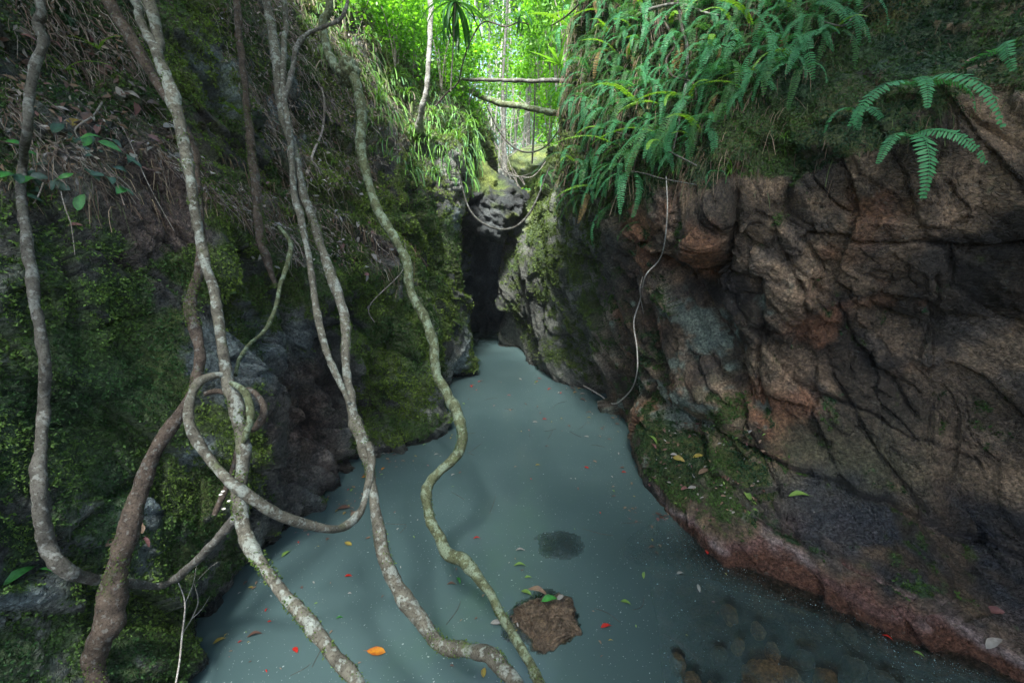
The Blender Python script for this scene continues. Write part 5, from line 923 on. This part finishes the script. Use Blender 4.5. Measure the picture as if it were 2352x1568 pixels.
# foam specks
n = 5200; b_ = 880 + 690 * rs.uniform(size=n) ** 1.05; u_ = rs.uniform(size=n); edge = rs.uniform(size=n) < .22; u_ = np.where(edge, 1 - .14 * rs.uniform(size=n) ** 1.3, u_); a_ = shoreL(b_) + (shoreR(b_) - shoreL(b_)) * u_
V = []
for x_, y_ in zip(a_, b_):
    p = on_water(x_, y_); L = rs.uniform(.0012, .0034) * (1 + (rs.uniform() < .06) * 1.2); an = rs.normal(.25, .7); c_, s_ = math.cos(an), math.sin(an); w_ = L * rs.uniform(.35, .9)
    for (i_, j_) in ((-1, -1), (1, -.8), (1.2, 1), (-.9, .8)): V.append((p[0] + L * i_ * c_ - w_ * j_ * s_, p[1] + L * i_ * s_ + w_ * j_ * c_, .003))
fo_m = lmat('foam', (.30, .37, .37), (.22, .27, .27), 0.0, .7)
o = link('foam', mesh_np('foam', V, np.arange(len(V)).reshape(-1, 4), [fo_m], False)); tag(o, 'pale specks of foam and pollen drifting on the pool', kind='stuff')
# leaves lying on rock
def rleaf(px, py, wpx, key, ang, label, which, group=None, var=0, off=.012):
    h = hit(px, py, which)
    if h is None: return
    s_ = wpx * vdepth(h[0]) / F; o = link('leaf', LF[key][var], None, h[0] + h[1] * off); nn = (h[1] + Vector((0, 0, .7))).normalized()
    o.rotation_euler = (nn.to_track_quat('Z', 'Y') @ Quaternion((0, 0, 1), R(ang))).to_euler(); o.scale = (s_,) * 3; tag(o, label, 'leaf', group)
for a in ((1497, 1010, 30, 'lime', 80, 'pale green slim leaf upright on the mossy ledge', 1), (1620, 1085, 30, 'tan', 75, 'brown heart shaped leaf on the mossy ledge', 2), (1560, 1055, 30, 'yellow', -5, 'yellow leaf lying left in the pair on the mossy ledge', 0), (1605, 1050, 26, 'yellow', 30, 'yellow leaf lying right in the pair on the mossy ledge', 0), (1500, 1025, 18, 'pink', 60, 'pink leaf at the left edge of the mossy ledge', 0), (1592, 1123, 24, 'white', 20, 'speckled white leaf at the foot of the mossy ledge', 0), (1573, 1125, 22, 'pink', 5, 'pink leaf beside the speckled leaf at the foot of the ledge', 0),
    (1715, 1135, 30, 'lime', -60, 'lime leaf on the dark patch of the ledge', 0), (1835, 1140, 42, 'lime', 30, 'long thin green blade leaf lying on the ledge', 1), (2285, 1480, 44, 'white', 75, 'large pale leaf at the bottom right corner rocks', 0), (2290, 1405, 36, 'pink', 40, 'round mauve leaf above the large pale leaf at the bottom right', 2), (2240, 140, 36, 'tan', 80, 'brown pointed leaf hanging on the moss near the right edge', 0), (1548, 1045, 16, 'white', 0, 'little white leaf on the mossy ledge', 0), (1535, 1020, 16, 'tan', 40, 'little tan leaf on the mossy ledge', 0)):
    rleaf(a[0], a[1], a[2], a[3], a[4], a[5], BR, None, a[6])
for a in ((170, 285, 40, 'yellow', 30, 'pale yellow leaf caught in the litter at the upper left', 2), (205, 275, 52, 'brown', 80, 'large curled brown leaf in the litter right of the pale yellow leaf', 0), (175, 521, 28, 'pink', 0, 'reddish dead leaf stuck on the mossy wall at left', 0), (330, 1060, 26, 'tan', 70, 'split tan leaf beside the thick dark trunk', 0), (250, 1248, 30, 'tan', -10, 'tan leaf lying left of the thick dark trunk', 0), (330, 1245, 34, 'pink', 60, 'reddish leaf lying right of the thick dark trunk', 1), (325, 1212, 26, 'tan', 60, 'tan leaf pinned behind the thick dark trunk', 0),
    (35, 1325, 66, 'green', -3, 'long green leaf at the left edge low down', 1), (105, 1315, 34, 'green', 70, 'small upright green leaf in the crook of the grey vine', 1), (530, 675, 26, 'lime', 0, 'small bright leaf on the wall right of the pale trunk', 0), (850, 705, 14, 'white', 60, 'tiny white leaf on the mossy wall by the snaking tree', 0)):
    rleaf(a[0], a[1], a[2], a[3], a[4], a[5], BL, None, a[6])
rs = np.random.RandomState(44)
for k in range(46):
    a_, b_ = rs.uniform(0, 280), rs.uniform(300, 470)
    if a_ > 200 and b_ < 330: continue
    rleaf(a_, b_, rs.uniform(24, 46), 'dull' if k % 3 else 'green', rs.uniform(0, 360), 'broad dusky green leaf of the trailing plant at the left edge', BL, 'broad leaves of the trailing plant', rs.randint(3), off=rs.uniform(.03, .14))
def bleaf(px, py, wpx, key, which, off):
    h = hit(px, py, which)
    if h is None: return
    s_ = wpx * vdepth(h[0]) / F; nn = (h[1] + Vector((0, 0, .7))).normalized(); q = nn.to_track_quat('Z', 'Y') @ Quaternion((0, 0, 1), rs.uniform(0, 6.28))
    BAKE.append((key, rs.randint(3), Matrix.Translation(h[0] + h[1] * off) @ q.to_matrix().to_4x4() @ Matrix.Diagonal((s_, s_, s_, 1))))
for k in range(130):
    a_, b_ = rs.uniform(1485, 1760), rs.uniform(970, 1180)
    bleaf(a_, b_, rs.uniform(5, 12), cols_[rs.randint(8)], BR, .008)
bake_leaves('ledge_leaves', 'small dead leaves scattered over the mossy ledge')
for k in range(60):
    a_, b_ = rs.uniform(560, 900), rs.uniform(420, 640)
    bleaf(a_, b_, rs.uniform(8, 20), ['white', 'tan', 'pink', 'white', 'brown'][k % 5], BL, .012)
for k in range(170):
    a_, b_ = rs.uniform(0, 420), rs.uniform(60, 400)
    if b_ > a_ * .5 + 250 or b_ < a_ * .75 - 60: continue
    bleaf(a_, b_, rs.uniform(10, 34), ['white', 'tan', 'pink', 'brown', 'brown'][k % 5], BL, rs.uniform(.01, .05))
bake_leaves('slope_leaves', 'dry pale and brown leaves littering the left slope')
# leaves and twig on the wet boulder
for (a_, b_, z_, wd, key, an, lb, v_) in ((1262, 1378, .21, 40, 'green', 15, 'glossy dark green leaf lying on the wet boulder', 0), (1235, 1360, .2, 46, 'tan', -20, 'long dry grey leaf lying behind the green leaf on the wet boulder', 1), (1288, 1372, .22, 22, 'white', 40, 'curled pale leaf at the top of the wet boulder', 2)):
    z_ -= .03; p = on_water(a_, b_, z_); s_ = wd * vdepth(p) / F; o = link('leaf', LF[key][v_], None, p); o.scale = (s_,) * 3; o.rotation_euler = (.15, .1, R(an)); tag(o, lb, 'leaf')
# moss cushion on the snaking tree's elbow becomes its part
mc_ = bpy.data.objects.get('moss_cushion')
if mc_:
    par = [o for o in C.objects if o.name.startswith('tree') and 'snaking' in str(o.get('label', ''))][0]
    mc_.data.materials.clear(); mc_.data.materials.append(M['bark_green']); mc_.parent = par; mc_.location = Vector(mc_.location) - Vector(par.location)

hm = bpy.data.materials.new('haze'); hm.use_nodes = True; ht = hm.node_tree; ht.nodes.clear(); ho = ht.nodes.new('ShaderNodeOutputMaterial')
hv = ht.nodes.new('ShaderNodeVolumePrincipled'); hv.inputs['Density'].default_value = HAZE; hv.inputs['Color'].default_value = (.9, .97, .95, 1); hv.inputs['Anisotropy'].default_value = .2; ht.links.new(hv.outputs[0], ho.inputs['Volume'])
V = [(x, y, z) for x in (-75, 75) for y in (-46, 118) for z in (-2.5, 48)]
hz = link('haze', mesh_np('haze', V, [(0, 1, 3, 2), (4, 6, 7, 5), (0, 4, 5, 1), (2, 3, 7, 6), (0, 2, 6, 4), (1, 5, 7, 3)], [hm], False)); tag(hz, 'pale humid air filling the gorge and the forest', kind='stuff')
